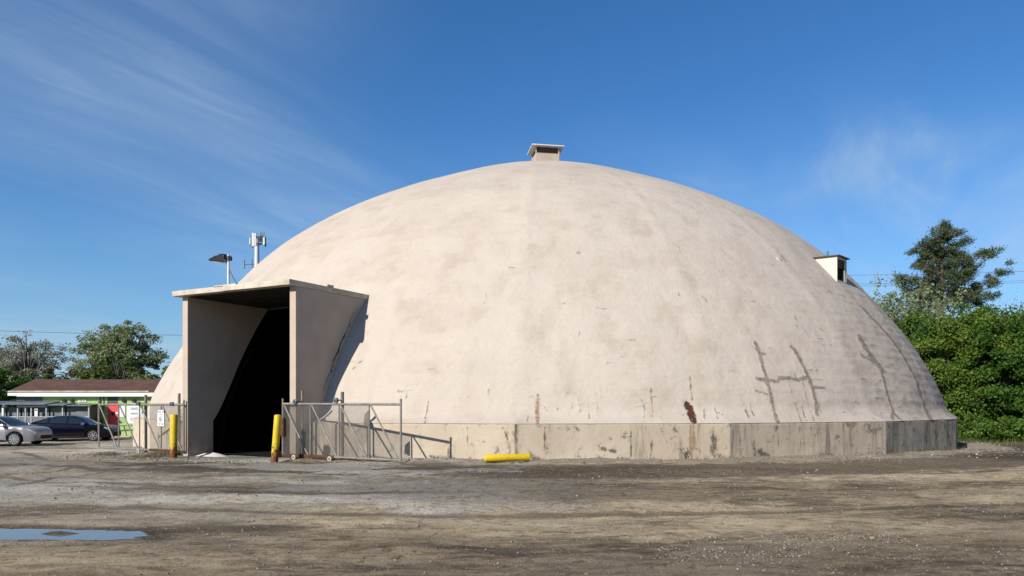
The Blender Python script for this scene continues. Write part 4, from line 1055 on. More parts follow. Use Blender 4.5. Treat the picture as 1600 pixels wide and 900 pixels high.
    for body, dz, sz in (('LENG', .24, .20), ('WITS', -.02, .20), ('C  D', -.30, .24)):
        text_mesh(body, sz, M['signgrey'], bd, (cx, y0-.054, (q0.z+q1.z)/2+dz*hh/1.0*.95), (1, 0, 0), (0, 0, 1), extrude=.002, bold=True)
    q0, q1 = at(186, 632, y0), at(196, 652, y0)
    mb = MB(); mb.box(q0.x, q1.x, y0-.04, y0-.003, q1.z, q0.z); mb.build('notice_board', M['signwhite'], t)
    q = at(157, 638, y0); mb = MB(); mb.tube([(q.x, y0-.05, ze-.05), (q.x, y0-.05, zg+1.2)], .035, 6); mb.tube([(q.x+.22, y0-.05, ze-.05), (q.x+.22, y0-.05, zg+1.2)], .025, 6); mb.build('downpipe', M['greydk'], t)
    # concrete step along the wall
    mb = MB(); mb.box(x0+5.2, x1+.2, y0-1.3, y0-.004, zg-.2, zg+.06); mb.build('door_step', M['slab'], t, bevel=.02)
    return zg
HZG = build_house()

def build_kennel():
    d = 46.9; x0 = at(-30, 650, d).x; x1 = at(139, 650, d).x; zg = float(GZ(x0+3, d))-.02
    y0, y1 = d, 48.12
    t = thing('lean_to_shelter', (x0, y0, zg), 'grey lean-to shelter of pipe frames and screens under pale tin roofs', 'shelter')
    zt = at(60, 634, d).z
    px = [-30, 5, 28, 40, 49, 72.5, 98, 139]
    for p in px:
        x = at(p, 650, d).x; mb = MB(); r = .055 if p == 5 else .035
        mb.obox((x, y0, (zg-.1+zt)/2), (r, 0, 0), (0, r, 0), (0, 0, (zt-zg+.1)/2)); mb.build('post', M['white'] if p == 5 else M['frame'], t)
    for a, b in zip(px[:-1], px[1:]):
        xa, xb = at(a, 650, d).x+.06, at(b, 650, d).x-.06
        mb = MB(); mb.box(xa, xb, y0-.008, y0+.008, zg+.15, zg+1.25); mb.build('screen_panel', M['screen'], t)
        mb = MB(); mb.box(xa, xb, y0+.30, y0+.316, zg+.15, zt-.10); mb.build('rear_screen', M['screen'], t)
        mb = MB(); mb.tube([(xa-.02, y0, zg+1.28), (xb+.02, y0, zg+1.28)], .02, 6); mb.build('mid_rail', M['frame'], t)
    x = at(28, 0, d).x; xx = at(72, 0, d).x
    mb = MB(); mb.box(x, xx, y0-.05, y0+.05, zt-.10, zt); mb.build('head_rail', M['frame'], t)
    mb = MB(); mb.box(x1-.03, x1+.01, y0+.04, y1, zg-.05, zt-.03); mb.build('side_wall', M['greydk'], t)
    def tin(pxa, pxb, za, zb, ya, yb):
        xa, xb = at(pxa, 0, ya).x, at(pxb, 0, ya).x; n = int((xb-xa)/.05); A = []; B = []
        for i in range(n+1):
            q = xa+(xb-xa)*i/n; h = .016*math.sin(i*2*math.pi/3.2); A.append((q, ya, za+h)); B.append((q, yb, zb+h))
        A2 = [(a, b, c-.02) for a, b, c in A]; B2 = [(a, b, c-.02) for a, b, c in B]; m = n+1
        fs = [(i, i+1, m+i+1, m+i) for i in range(n)]+[(2*m+i, 3*m+i, 3*m+i+1, 2*m+i+1) for i in range(n)]+[(i, 2*m+i, 2*m+i+1, i+1) for i in range(n)]
        mb = MB(); mb.add(A+B+A2+B2, fs); mb.build('tin_roof', M['tin'], t)
    tin(-32, 70, zt+.10, zt+.30, y0-.35, y1); tin(60, 141, zt+.01, zt+.14, y0-.15, y1); tin(26, 100, zt+.05, zt+.20, y0-.25, y1-.02)
    q = at(56.5, 644.5, d-.02); mb = MB(); mb.box(q.x-.10, q.x+.10, d-.035, d-.014, q.z-.24, q.z+.24); s = mb.build('notice', M['signwhite'], t)
    mb = MB(); mb.box(q.x-.07, q.x+.07, d-.040, d-.0355, q.z+.10, q.z+.19); mb.build('notice_print', M['lampred'], s)
build_kennel()
def build_bits():
    p = at(149, 660, 47.6); z = float(GZ(p.x, p.y))
    t = thing('wheeled_bin', (p.x, p.y, z-.01), 'dark wheeled bin standing against the lime green wall', 'bin')
    mb = MB(); mb.prism([(p.x-.27+.03*0, p.y-.3, z), (p.x+.27, p.y-.3, z), (p.x+.33, p.y-.3, z+1.05), (p.x-.33, p.y-.3, z+1.05)], (0, .6, 0)); mb.build('bin_body', M['black'], t, bevel=.03)
    mb = MB(); mb.obox((p.x, p.y, z+1.10), (.36, 0, 0), (0, .35, 0), (0, 0, .04)); mb.build('lid', M['brown'], t, bevel=.02)
    for s in (-1, 1):
        mb = MB(); mb.lathe((p.x+s*.30, p.y+.25, z+.1), (1, 0, 0), [(-.03, .1), (.03, .1)], 14); mb.build('wheel', M['rubber'], t)
    p = at(205, 670, 46.6); z = float(GZ(p.x, p.y))
    t = thing('picnic_table', (p.x, p.y, z), 'dark green picnic table in front of the white board', 'table')
    for k in range(4):
        mb = MB(); mb.box(p.x-.85, p.x+.85, p.y-.36+.18*k+.01, p.y-.36+.18*k+.17, z+.70, z+.74); mb.build('top_plank', M['greydk'], t)
    for s in (-1, 1):
        for q in (0, 1):
            mb = MB(); yy = p.y+s*(.58+.16*q); mb.box(p.x-.85, p.x+.85, yy-.07, yy+.07, z+.42, z+.46); mb.build('bench_plank', M['greydk'], t)
    for s in (-1, 1):
        for q in (-1, 1):
            mb = MB(); mb.tube([(p.x+s*.6, p.y+q*.62, z-.02), (p.x+s*.6, p.y+q*.25, z+.70)], .035, 6); mb.build('leg', M['frame'], t)
        mb = MB(); mb.box(p.x+s*.6-.03, p.x+s*.6+.03, p.y-.75, p.y+.75, z+.37, z+.42); mb.build('cross_beam', M['frame'], t)
build_bits()

# ------------------------------------------------------------------ phone mast behind the dome
def build_mast():
    d = 118.0; top = at(401.5, 366, d); zb = float(ground_z(top.x, d))
    b = Vector((top.x, d, zb)); t = thing('phone_mast', b, 'white phone mast with panel antennas rising behind the dome', 'mast')
    ztop = top.z
    mb = MB(); mb.tube([b, Vector((b.x, d, ztop-.6))], [.62, .34], 16); mb.build('pole', M['pole'], t, smooth=True)
    zc = at(400, 376, d).z
    mb = MB()
    for dz in (-.55, .55):
        for a in range(3):
            a0, a1 = R_(90+120*a+20), R_(90+120*(a+1)+20)
            mb.tube([(b.x+1.05*math.cos(a0), d+1.05*math.sin(a0), zc+dz), (b.x+1.05*math.cos(a1), d+1.05*math.sin(a1), zc+dz)], .06, 6)
            mb.tube([(b.x, d, zc+dz), (b.x+1.05*math.cos(a0), d+1.05*math.sin(a0), zc+dz)], .06, 6)
    mb.build('platform', M['steel_dark'], t)
    for (px, py, h, w, dd, br) in ((390.8, 377, 1.0, .09, 0, 0), (395.6, 374.5, 2.0, .17, -1.2, 0), (399.0, 374.5, 1.9, .13, -1.2, 0), (412.6, 377, 1.15, .14, -.5, 0), (414.6, 378, 1.4, .12, .4, 1), (406.5, 373, 1.1, .12, 1.0, 1), (409.5, 372, 1.2, .12, .9, 1), (393.3, 381, 1.2, .12, .5, 1)):
        q = at(px, py, d+dd); mb = MB(); mb.obox(q, (w, 0, 0), (0, .12, 0), (0, 0, h*.52)); mb.build('panel_antenna', M['steel_dark'] if br else M['antenna'], t, bevel=.03)
    for px in (406.5, 408.5, 411, 413.5):
        q = at(px, 368, d); mb = MB(); mb.tube([(q.x, d, q.z-.6), (q.x, d, q.z+.6)], .05, 5); mb.build('whip', M['steel_dark'], t)
    q = at(382, 413, d); c = at(398, 413, d)
    mb = MB(); mb.tube([q, c], .06, 6); mb.build('side_arm', M['steel_dark'], t)
    for px, a0, a1 in ((382, 406, 420), (394, 405, 418), (399.5, 405, 414)):
        a, e = at(px, a0, d), at(px, a1, d); mb = MB(); mb.tube([a, e], .07, 6); mb.build('dipole', M['steel_dark'], t)
build_mast()

# ------------------------------------------------------------------ trees
def leaf_mesh(C, size, rng, flat=.0, aspect=.6):
    """C (n,3) leaf centres -> quads of random tilt"""
    n = len(C); a = rng.normal(size=(n, 3)); a /= np.linalg.norm(a, axis=1)[:, None]
    b = rng.normal(size=(n, 3)); b -= (b*a).sum(1)[:, None]*a; b /= np.linalg.norm(b, axis=1)[:, None]
    s = size*rng.uniform(.55, 1.3, n)[:, None]
    V = np.stack([C-a*s, C+b*s*aspect, C+a*s, C-b*s*aspect], 1).reshape(-1, 3)
    return V, np.arange(4*n).reshape(n, 4)
def grow(mb, p, d, ln, r, lvl, rr, tips, up=.15, kids=(4, 5, 5), nseg=4, wob=.22, ratio=.62):
    pts = [p]; rad = [r]; q = Vector(p); v = Vector(d).normalized()
    for k in range(nseg):
        v = (v+Vector((rr.gauss(0, wob), rr.gauss(0, wob), rr.gauss(0, wob)+up))*.5).normalized(); q = q+v*(ln/nseg); pts.append(q.copy()); rad.append(max(.008, r*(1-.72*(k+1)/nseg)))
    mb.tube(pts, rad, 6 if lvl == 0 else (5 if lvl == 1 else 3), False)
    if lvl >= len(kids):
        tips.append((pts, ln)); return
    for k in range(kids[lvl]):
        f = rr.uniform(.35, 1.0) if k else 1.0
        i = min(nseg-1, int(f*nseg)); a = pts[i].lerp(pts[i+1], min(1, f*nseg-i))
        ax = Vector((rr.gauss(0, 1), rr.gauss(0, 1), rr.gauss(0, .6))); ax = (ax-v*ax.dot(v)).normalized()
        nd = (v*rr.uniform(.5, 1.0)+ax*rr.uniform(.5, 1.0)).normalized()
        grow(mb, a, nd, ln*ratio*rr.uniform(.75, 1.2), max(.01, r*.5), lvl+1, rr, tips, up, kids, nseg, wob, ratio)
def branchy_tree(name, base, hgt, seed, label, leafm, barkm, kids=(5, 5, 5), leaves=26, lsize=.16, lspread=.32, limbs=5, trunk=.28, spread=.9, r0=None, group=None, cat='tree', ratio=.62, keep=None):
    rr = random.Random(seed); rng = np.random.default_rng(seed)
    t = thing(name, base, label, cat, group); b = Vector(base)
    mb = MB(); tips = []; r0 = r0 or hgt*.022
    tp = [b-Vector((0, 0, .15)), b+Vector((rr.gauss(0, .05), rr.gauss(0, .05), hgt*trunk*.5)), b+Vector((rr.gauss(0, .12), rr.gauss(0, .12), hgt*trunk))]
    mb.tube(tp, [r0*1.25, r0, r0*.85], 9)
    for k in range(limbs):
        a = 2*math.pi*(k+rr.uniform(-.25, .25))/limbs; el = rr.uniform(.55, 1.25) if k else 1.4
        d = Vector((math.cos(a)*math.cos(el)*spread*1.3, math.sin(a)*math.cos(el)*spread*1.3, math.sin(el)))
        grow(mb, tp[-1]-Vector((0, 0, rr.uniform(0, hgt*trunk*.3))), d, hgt*(.40 if k else .44), r0*.6, 0, rr, tips, .16, kids, 4, .25, ratio)
    # fit to the wanted height
    zmax = max(v[2] for v in mb.v); sc = hgt/(zmax-b.z)
    mb.v = [(b.x+(x-b.x)*sc, b.y+(y-b.y)*sc, b.z+(z-b.z)*(sc if z > b.z else 1)) for x, y, z in mb.v]
    mb.build('trunk', barkm, t, smooth=True)
    C = []
    for pts, ln in tips:
        P = np.array([list((p-b)*sc+b) for p in pts])
        k = rng.poisson(leaves)
        if not k: continue
        f = rng.uniform(.2, 1.05, k)*(len(P)-1); i = np.clip(f.astype(int), 0, len(P)-2); w = (f-i)[:, None]
        C.append(P[i]*(1-w)+P[i+1]*w+rng.normal(size=(k, 3))*lspread*ln*.45)
    C = np.concatenate(C)
    if keep is not None: C = C[keep(C)]
    V, Fc = leaf_mesh(C, lsize, rng); V -= np.array(b)
    link('crown', fast_mesh('crown', V, Fc), leafm, t)
    return t
def bushy_tree(name, base, hgt, rx, ry, seed, label, leafm, n=90, per=170, lsize=.13, zlow=.05, group=None, cat='tree', clump=.55, step=3, bark='bark', limb=.45, trunk=.75):
    """a crown of many leaf clumps carried on a stem and limbs"""
    rng = np.random.default_rng(seed); rr = random.Random(seed); b = Vector(base)
    t = thing(name, base, label, cat, group)
    ph = rng.uniform(0, 6.28, 8)
    C = []; hubs = []
    while len(hubs) < n:
        d = rng.normal(size=3); d /= np.linalg.norm(d); q = rng.uniform(.45, 1.0)**.6
        az = math.atan2(d[1], d[0]); lump = 1+.14*math.sin(3*az+ph[0])+.10*math.sin(5*az+ph[1]+3*d[2])+.10*math.sin(4*d[2]*2+ph[2])
        zc = zlow+(1-zlow)*.5
        p = np.array([d[0]*rx*lump*q, d[1]*ry*lump*q, hgt*(zc+d[2]*(1-zlow)*.5*q*min(1.05, lump))])
        if p[2] < .25: continue
        if p[2] < hgt*.35: p[:2] *= 1.12
        hubs.append(p)
    hubs = np.array(hubs)
    for h in hubs:
        k = rng.poisson(per); s = clump*rng.uniform(.6, 1.25)
        g = rng.normal(size=(k, 3)); g /= np.linalg.norm(g, axis=1)[:, None]; g *= (rng.uniform(0, 1, k)**.5)[:, None]*s*np.array([1.15, 1.15, .75])
        C.append(h+g)
    C = np.concatenate(C); C = C[C[:, 2] > .03]
    V, Fc = leaf_mesh(C, lsize, rng)
    link('crown', fast_mesh('crown', V, Fc), leafm, t)
    mb = MB(); r0 = hgt*.018
    mb.tube([(0, 0, -.15), (rr.gauss(0, .1), rr.gauss(0, .1), hgt*.35), (rr.gauss(0, .2), rr.gauss(0, .2), hgt*trunk)], [r0*1.2, r0*.9, r0*.3], 7)
    for h in hubs[::step]:
        z0 = min(h[2]*.7, hgt*.6); mb.tube([(0, 0, z0*.8), tuple(h*np.array([.5, .5, 1])+np.array([0, 0, -.15*hgt*0])), tuple(h)], [r0*limb, r0*limb*.6, .015], 4, False)
    mb.build('trunk', M[bark], t, world=False, smooth=True)
    return t
def gp(px, depth): 
    p = at(px, 700, depth); return (p.x, p.y, float(ground_z(p.x, p.y)))
# left of the dome
bushy_tree('budding_tree', gp(42, 82), 10.2, 3.9, 3.4, 5, 'wide budding tree with bare dark limbs behind the brown roof', M['leafgrey'], n=150, per=60, lsize=.11, zlow=.30, clump=.62, step=1, limb=.42, trunk=.55)
bushy_tree('budding_tree', gp(-12, 84), 9.0, 3.4, 3.0, 15, 'budding tree with brownish twigs half out of the picture', M['leafgrey'], n=110, per=50, lsize=.11, zlow=.30, clump=.62, step=1, limb=.42, trunk=.55)
bushy_tree('leafing_tree', gp(198, 80), 11.2, 3.2, 3.0, 8, 'tall round leafing tree rising above the olive bushes behind the brown roof', M['leafspring'], n=150, per=95, lsize=.12, zlow=.34, clump=.62, step=1, limb=.40, trunk=.6)
bushy_tree('leafing_tree', gp(154, 82), 10.2, 2.9, 2.6, 9, 'slightly lower leafing tree crowding the tall round one', M['leafspring'], n=120, per=90, lsize=.12, zlow=.36, clump=.60, step=1, limb=.40, trunk=.6)
branchy_tree('young_tree', gp(117, 78), 6.4, 21, 'small flat-topped young tree beside the round leafing tree', M['leafdull'], M['bark'], kids=(4, 4, 4), leaves=16, lsize=.12, limbs=4, trunk=.35, spread=1.2)
branchy_tree('young_tree', gp(262, 74), 6.2, 23, 'small pale green tree peeping out beside the dome edge', M['leafspring'], M['bark'], kids=(4, 4, 4), leaves=24, lsize=.13, limbs=5, trunk=.3)
for k, (px, d, h, rx, lab, mm) in enumerate(((150, 76, 5.6, 2.6, 'olive green bush under the left half of the leafing tree', 'leafolive'), (188, 75, 7.4, 3.2, 'tall olive green bush under the middle of the leafing tree', 'leafolive'), (228, 76, 5.6, 2.6, 'olive green bush between the leafing tree and the dome', 'leafolive'),
        (10, 70, 5.2, 3.0, 'dark green bush below the wide budding tree', 'leafhedge'), (58, 71, 5.0, 2.8, 'dark green bush beside the hip end of the brown roof', 'leafhedge'), (-40, 66, 6.0, 3.5, 'big dark green bush left of the tin roofed shelter', 'leafhedge'), (100, 90, 3.6, 1.6, 'low conifer-like shrub in the gap between the trees', 'leafhedge'))):
    bushy_tree('bush', gp(px, d), h, rx, rx*.8, 100+k, lab, M[mm], n=46, per=120, lsize=.15, cat='bush')

# right of the dome: the thicket, the pine and the thin trees
TH = [(1408, 50.5, 8.2, 3.0, 2), (1450, 49, 8.3, 3.0, 1), (1492, 47, 8.0, 3.0, 1), (1534, 46.5, 8.2, 2.9, 2), (1576, 45.5, 8.0, 3.0, 1), (1618, 45, 8.2, 3.0, 2), (1662, 45, 8.0, 3.0, 1),
      (1436, 54, 8.8, 3.2, 1), (1520, 52, 8.9, 3.2, 2), (1590, 51, 8.9, 3.2, 1), (1370, 56, 8.4, 3.2, 1), (1330, 60, 8.5, 3.3, 2), (1660, 51, 8.6, 3.2, 2)]
for k, (px, d, h, rx, mm) in enumerate(TH):
    bushy_tree('thicket_tree', gp(px, d), h, rx, rx*.75, 200+k, 'dense green leafy tree in the thicket behind the right side of the dome', M[('leafhedge', 'leafhedge2', 'leafhedge3')[(k*2+mm) % 3]], n=112, per=250, lsize=.092, zlow=.0, group='trees of the green thicket', clump=.66)
for k, (px, d, h) in enumerate(((1516, 43.5, 1.5), (1548, 43.2, 1.2), (1580, 43.4, 1.6), (1612, 43, 1.4))):
    bushy_tree('thicket_shrub', gp(px, d), h, 1.1, .8, 300+k, 'low green shrub at the foot of the thicket', M['leafhedge2'], n=20, per=90, lsize=.09, group='shrubs at the thicket foot', cat='bush', clump=.4)
branchy_tree('thin_tree', gp(1398, 57), 12.6, 31, 'thin pale leafing tree with bare top twigs between dome and pine', M['leafspring'], M['barkpale'], kids=(5, 4, 4), leaves=9, lsize=.13, limbs=5, trunk=.45, spread=.75, r0=.14)
branchy_tree('thin_tree', gp(1358, 58), 11.4, 32, 'thin pale leafing tree nearest to the roof hatch', M['leafspring'], M['barkpale'], kids=(4, 4, 4), leaves=8, lsize=.12, limbs=4, trunk=.5, spread=.6, r0=.12)
branchy_tree('thin_tree', gp(1432, 58), 11.0, 34, 'thin pale leafing tree standing against the pine', M['leafspring'], M['barkpale'], kids=(5, 4, 4), leaves=12, lsize=.13, limbs=5, trunk=.42, spread=.7, r0=.12)
branchy_tree('bare_sapling', gp(1523, 49), 10.6, 36, 'bare pale sapling poking up beside the pine', M['leafdull'], M['barkpale'], kids=(3, 3), leaves=1.2, lsize=.08, limbs=3, trunk=.72, spread=.35, r0=.06)
branchy_tree('small_tree', gp(1592, 56), 9.9, 38, 'small loose green tree top above the thicket right of the pine', M['leafspring'], M['bark'], kids=(4, 4, 4), leaves=18, lsize=.13, limbs=5, trunk=.5, spread=.8)
branchy_tree('small_tree', gp(1552, 58), 9.4, 39, 'small brownish tree top under the long low pine branch', M['leafdull'], M['bark'], kids=(4, 4, 4), leaves=26, lsize=.14, limbs=5, trunk=.5, spread=.9)
def build_pine():
    d = 60.0; b = Vector(gp(1470, d)); rr = random.Random(3); rng = np.random.default_rng(3)
    t = thing('pine_tree', b, 'tall dark pine with open irregular boughs above the thicket', 'tree')
    def X(px): return at(px, 600, d).x
    def Z(py): return at(1470, py, d).z
    mb = MB(); top = Vector((X(1476), d, Z(356)))
    tr = [b-Vector((0, 0, .2)), Vector((X(1469), d, Z(560))), Vector((X(1471), d, Z(470))), Vector((X(1473), d, Z(410))), top]
    mb.tube(tr, [.30, .24, .19, .12, .03], 9)
    # boughs: (trunk row, tip column, tip row, weight)
    B = [(375, 1462, 366, 1), (378, 1492, 368, 1), (385, 1450, 380, 1), (388, 1508, 380, 1.1), (398, 1434, 378, 1), (400, 1512, 392, 1.1), (402, 1444, 396, 1.1), (410, 1424, 391, 1.1), (412, 1498, 405, 1.1), (418, 1434, 408, 1.2), (420, 1508, 408, 1.2),
         (428, 1426, 420, 1.2), (434, 1496, 424, 1.2), (440, 1412, 434, 1.2), (448, 1400, 444, 1.2), (446, 1436, 440, 1.3), (452, 1528, 398, 1.3), (448, 1540, 398, 1.0), (450, 1518, 420, 1.3), (456, 1504, 440, 1.2), (462, 1560, 428, 1.3), (464, 1548, 446, 1.3), (466, 1530, 454, 1.2), (460, 1424, 458, 1.2), (468, 1408, 462, 1.2), (470, 1450, 466, 1.1), (474, 1500, 464, 1.1), (478, 1552, 466, 1.0), (476, 1430, 474, 1.1), (405, 1474, 396, 1), (425, 1476, 415, 1), (440, 1480, 430, 1), (455, 1470, 448, 1), (470, 1520, 468, 1)]
    tuft = []; old = []
    for (r0, px, py, w) in B:
        a = Vector((X(1471), d, Z(r0))); e = Vector((X(px), d+rr.uniform(-1.2, 1.2), Z(py))); mid = a.lerp(e, .55)-Vector((0, 0, .12*(e-a).length))
        pts = [a, a.lerp(mid, .5), mid, mid.lerp(e, .55), e]; mb.tube(pts, [.09*w, .075*w, .05, .03, .012], 5, False)
        L = (e-a).length; n = int(6+L*2.4)
        for k in range(n):
            f = rr.uniform(.28, 1.02); q = (a.lerp(mid, f*2) if f < .5 else mid.lerp(e, f*2-1))
            s = .50*(1-.35*f)*w
            c = q+Vector((rr.gauss(0, s*.55), rr.gauss(0, s*1.2), abs(rr.gauss(0, s*.5))))
            mb.tube([q, c], [.02, .006], 3, False); (old if rr.random() < .16 else tuft).append(c)
    for k in range(60):
        f = rr.random(); p = tr[2].lerp(tr[4], f); a = rr.uniform(0, 6.28); L = (1-f)*1.9+.3; c = p+Vector((math.cos(a)*L*.5, math.sin(a)*L, rr.uniform(0, .5))); mb.tube([p, c], [.03, .008], 3, False); tuft.append(c)
    mb.build('trunk', M['barkpine'], t, smooth=True)
    for nm, C, mm in (('crown', tuft, 'needle'), ('bronzed_tufts', old, 'needleold')):
        C = np.array([list(c) for c in C]); k = 100
        ce = np.repeat(C, k, 0); dr = rng.normal(size=(len(ce), 3)); dr[:, 2] = dr[:, 2]*.8+.35; dr /= np.linalg.norm(dr, axis=1)[:, None]
        ce = ce+rng.normal(size=ce.shape)*np.array([.17, .20, .12])
        L = rng.uniform(.14, .30, len(ce))[:, None]; sd_ = np.cross(dr, rng.normal(size=dr.shape)); sd_ /= np.linalg.norm(sd_, axis=1)[:, None]
        V = np.stack([ce-sd_*.028, ce+sd_*.028, ce+dr*L], 1).reshape(-1, 3)-np.array(b)
        link(nm, fast_mesh(nm, V, np.arange(len(V)).reshape(-1, 3)), M[mm], t)
build_pine()

# ------------------------------------------------------------------ overhead lines and their poles (poles stand outside the picture)
def utility_pole(x, y, h, label):
    z = float(ground_z(x, y)); t = thing('utility_pole', (x, y, z), label, 'utility pole')
    mb = MB(); mb.tube([(x, y, z-.3), (x, y, z+h)], [.17, .11], 10); mb.build('pole', M['wood'], t, smooth=True)
    for dz in (.5, 1.6):
        mb = MB(); mb.box(x-.06, x+.06, y-1.1, y+1.1, z+h-dz-.06, z+h-dz+.06); mb.build('crossarm', M['wood'], t)
utility_pole(-100, 125, 15.5, 'wooden utility pole carrying the far lines beyond the green building')
utility_pole(0, 128, 15.5, 'wooden utility pole carrying the far lines hidden behind the dome')
utility_pole(62, 58, 14.5, 'wooden utility pole carrying the lines beyond the thicket')
utility_pole(4, 74, 16.0, 'wooden utility pole carrying the thicket lines behind the dome')
def wire(a, b, sag, r, label, group):
    a = Vector(a); b = Vector(b); n = 30
    pts = [a.lerp(b, k/n)-Vector((0, 0, sag*4*(k/n)*(1-k/n))) for k in range(n+1)]
    mb = MB(); mb.tube(pts, r, 4, False); o = mb.build('power_line', M['black'], None); tagit(o, label, 'power line', group)
for h, dy in ((14.9, 0.9), (10.2, .9), (8.0, -.9)):
    wire((-100, 125+dy, h), (0, 128+dy, h), 1.0, .028, 'thin dark power line strung across the sky left of the dome', 'lines left of the dome')
for h0, h1, dy in ((13.7, 15.3, .9), (12.7, 14.3, .9), (12.6, 14.2, -.9), (10.4, 12.2, .3), (7.6, 9.0, .3)):
    wire((62, 58+dy, h0), (4, 74+dy, h1), .8, .011, 'thin dark power line strung past the pine right of the dome', 'lines right of the dome')

# ------------------------------------------------------------------ loose stones, weeds and grass
def build_stones():
    rng = np.random.default_rng(5); P = []; S = []
    def addp(x, y, s):
        rr = np.hypot(x-CX, y-CY); ok = rr > RC+.12
        u, v = uv_of(x, y); ok &= ~((u > UIL) & (u < UIR) & (v > .3))
        P.append(np.stack([x[ok], y[ok]], -1)); S.append(s[ok])
    n = 6500; th = np.radians(rng.uniform(-35, 75, n)); o = np.abs(rng.normal(0, .9, n))+.15
    x = CX+(RC+o)*np.sin(th); y = CY-(RC+o)*np.cos(th); g = GRV(x, y); k = rng.uniform(size=n) < g+.12
    addp(x[k], y[k], rng.lognormal(-4.25, .45, k.sum()))
    n = 260; th = np.radians(rng.uniform(15, 80, n)); o = rng.normal(1.9, .5, n)
    addp(CX+(RC+o)*np.sin(th), CY-(RC+o)*np.cos(th), rng.lognormal(-3.7, .45, n))
    n = 1700; x = rng.uniform(1.3, 4.6, n); y = 8.55+.33*(x-2.6)+.3*np.sin(x*2.1)+rng.normal(0, .36, n); addp(x, y, rng.lognormal(-5.0, .40, n))
    n = 45; x = rng.normal(2.0, .30, n); y = 9.25+.1*rng.normal(size=n); addp(x, y, rng.lognormal(-4.2, .35, n))
    n = 17000; y = 5.8+rng.uniform(0, 1, n)**1.5*15; x = rng.uniform(-1, 1, n)*(y*.85)+.0; addp(x, y, rng.lognormal(-5.05, .45, n)*np.interp(y, [6, 20], [.85, 1.6]))
    n = 500; u = rng.uniform(UL-4, .8, n); v = rng.normal(-1.2, .6, n); q = PO+u[:, None]*EU+v[:, None]*EV; addp(q[:, 0], q[:, 1], rng.lognormal(-3.8, .4, n))
    n = 1200; u = rng.uniform(UL-5, UL-.1, n); v = rng.uniform(-1.5, 3, n); q = PO+u[:, None]*EU+v[:, None]*EV; addp(q[:, 0], q[:, 1], rng.lognormal(-4.0, .4, n))
    P = np.concatenate(P); S = np.clip(np.concatenate(S), .004, .11); n = len(P)
    base = np.array([[1, 0, 0], [-1, 0, 0], [0, 1, 0], [0, -1, 0], [0, 0, 1], [0, 0, -1]], float)
    tri = np.array([[0, 2, 4], [2, 1, 4], [1, 3, 4], [3, 0, 4], [2, 0, 5], [1, 2, 5], [3, 1, 5], [0, 3, 5]])
    V = base[None]*S[:, None, None]*rng.uniform(.6, 1.35, (n, 6, 1))*np.array([1.15, 1, .72]); a = rng.uniform(0, 6.28, n)
    ca, sa = np.cos(a)[:, None], np.sin(a)[:, None]; X = V[..., 0]*ca-V[..., 1]*sa; Y = V[..., 0]*sa+V[..., 1]*ca
    V = np.stack([X+P[:, :1], Y+P[:, 1:], V[..., 2]+(GZ(P[:, 0], P[:, 1])+S*.25)[:, None]], -1)
    me = fast_mesh('loose_gravel', V.reshape(-1, 3), (tri[None]+6*np.arange(n)[:, None, None]).reshape(-1, 3))
    o = link('loose_gravel', me, M['stone']); o['kind'] = 'stuff'; o['label'] = 'pale crushed stones scattered over the lot and along the wall'; o['category'] = 'gravel'
build_stones()
def blades(name, P, h, w, mat_, label, cat, seed, lean=.5):
    rng = np.random.default_rng(seed); n = len(P); a = rng.uniform(0, 6.28, n); H = h*rng.uniform(.4, 1.2, n)
    dx = np.stack([np.cos(a), np.sin(a), 0*a], -1)*w; ln = rng.normal(size=(n, 3))*lean; ln[:, 2] = 0
    tip = P+ln*H[:, None]+np.stack([0*H, 0*H, H], -1)
    V = np.stack([P-dx, P+dx, tip], 1).reshape(-1, 3)
    o = link(name, fast_mesh(name, V, np.arange(3*n).reshape(n, 3)), mat_); o['kind'] = 'stuff'; o['label'] = label; o['category'] = cat
def build_grass():
    rng = np.random.default_rng(9); n = 26000
    y = rng.uniform(41.5, 50, n); x = rng.uniform(19, 46, n); k = rng.uniform(size=n) < sst(y, 41.3, 43.5); x = x[k]; y = y[k]
    z = GZ(x, y); blades('grass', np.stack([x, y, z-.01], -1), .38, .016, M['grassb'], 'strip of rough green grass along the foot of the thicket', 'grass', 1)
    n = 2600; u = np.r_[rng.uniform(UL-3.4, UL+.1, n//2), rng.normal(UL-.7, .5, n//2)]; v = np.r_[rng.normal(-.75, .25, n//2), rng.normal(.1, .35, n//2)]
    q = PO+u[:, None]*EU+v[:, None]*EV; z = GZ(q[:, 0], q[:, 1]); cl = fbm(q[:, 0]*2.2, q[:, 1]*2.2, 3, 3) > .50
    P = np.stack([q[:, 0], q[:, 1], z-.01], -1)[cl]
    n = 2200; th_ = np.radians(rng.uniform(-18, 66, n)); o_ = np.abs(rng.normal(.10, .12, n))+.04; kk = fbm(th_*60, th_*0, 2, 5) > .60; th_ = th_[kk]; o_ = o_[kk]
    rp = r_poly(th_)+o_; wx_ = CX+rp*np.sin(th_); wy_ = CY-rp*np.cos(th_); P = np.r_[P, np.stack([wx_, wy_, GZ(wx_, wy_)-.01], -1)]
    blades('dry_weeds', P, .16, .010, M['dry'], 'dry weeds along the foot of the left gate and the kerb wall', 'weeds', 2, .9)
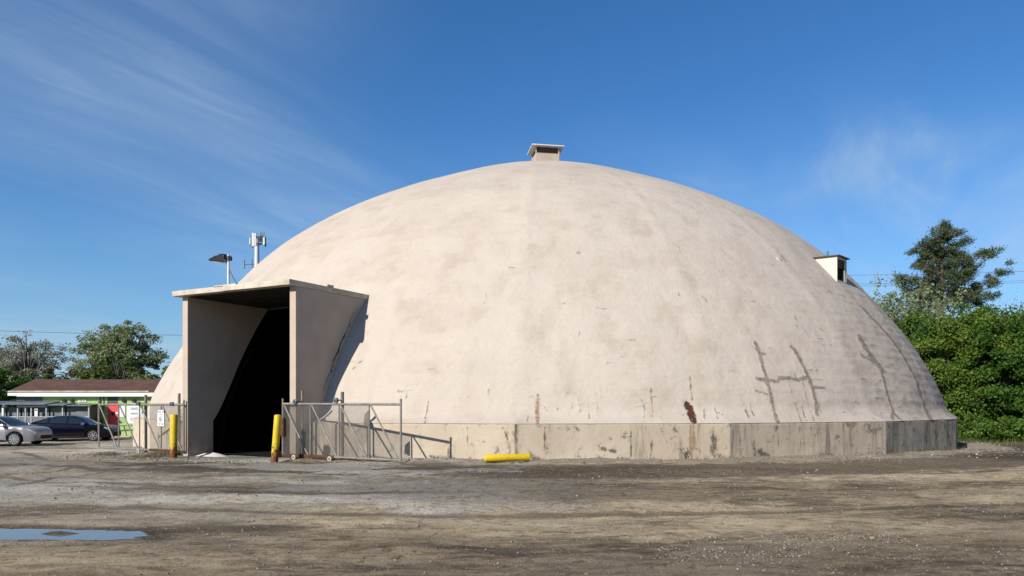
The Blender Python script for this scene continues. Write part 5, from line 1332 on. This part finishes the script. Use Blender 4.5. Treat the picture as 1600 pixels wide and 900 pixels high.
build_grass()
def weed(px, depth, h, label):
    p = at(px, 720, depth); z = float(GZ(p.x, p.y)); t = thing('weed_plant', (p.x, p.y, z), label, 'weed'); r = random.Random(int(px)); C = []; mb = MB()
    for k in range(7):
        a = r.uniform(0, 6.28); e = Vector((math.cos(a)*h*r.uniform(.15, .6), math.sin(a)*h*r.uniform(.1, .3), h*r.uniform(.6, 1))); mb.tube([(0, 0, -.02), e*.5+Vector((0, 0, .05)), e], [.008, .006, .003], 4, False)
        for q in range(10): C.append(list(e*r.uniform(.3, 1)+Vector((r.gauss(0, .03), r.gauss(0, .03), r.gauss(0, .03)))))
    mb.build('stem', M['bark'], t, world=False)
    V, Fc = leaf_mesh(np.array(C), .035, np.random.default_rng(3)); link('leaves', fast_mesh('leaves', V, Fc), M['leafdull'], t)
weed(1072, 23.75, .42, 'scraggly weed growing at the foot of the kerb under the rust stain')

def salt_heap():
    rng = np.random.default_rng(4); c = PF(UIL+.75, .75); n = 26
    xs_ = np.linspace(-1, 1, n); X, Y = np.meshgrid(xs_, xs_); r = np.hypot(X, Y)
    h = np.clip(1-r**1.6, 0, 1)*.13*(.55+.9*fbm(X*2.2+3, Y*2.2, 4, 6))
    u = X*.85; v = Y*.40
    P = np.stack([c.x+u*EU[0]+v*EV[0], c.y+u*EU[1]+v*EV[1], 0*u], -1).reshape(-1, 3)
    base = np.maximum(GZ(P[:, 0], P[:, 1]), np.where(np.hypot(P[:, 0]-CX, P[:, 1]-CY) < RC-.5, -.02, -9)); P[:, 2] = base-.02+h.ravel()
    i = (np.arange(n-1)[None, :]+n*np.arange(n-1)[:, None]).ravel()
    o0 = np.array([c.x, c.y, float(base.mean())])
    o = link('salt_heap', fast_mesh('salt_heap', P-o0, np.stack([i, i+1, i+n+1, i+n], -1), True), M['salt']); o.location = o0
    tagit(o, 'low spill of white road salt against the left jamb of the doorway', 'salt')
M['salt'] = plain('white_road_salt', (.66, .63, .58), .9, var=.15, scale=9, bump=.6)
salt_heap()
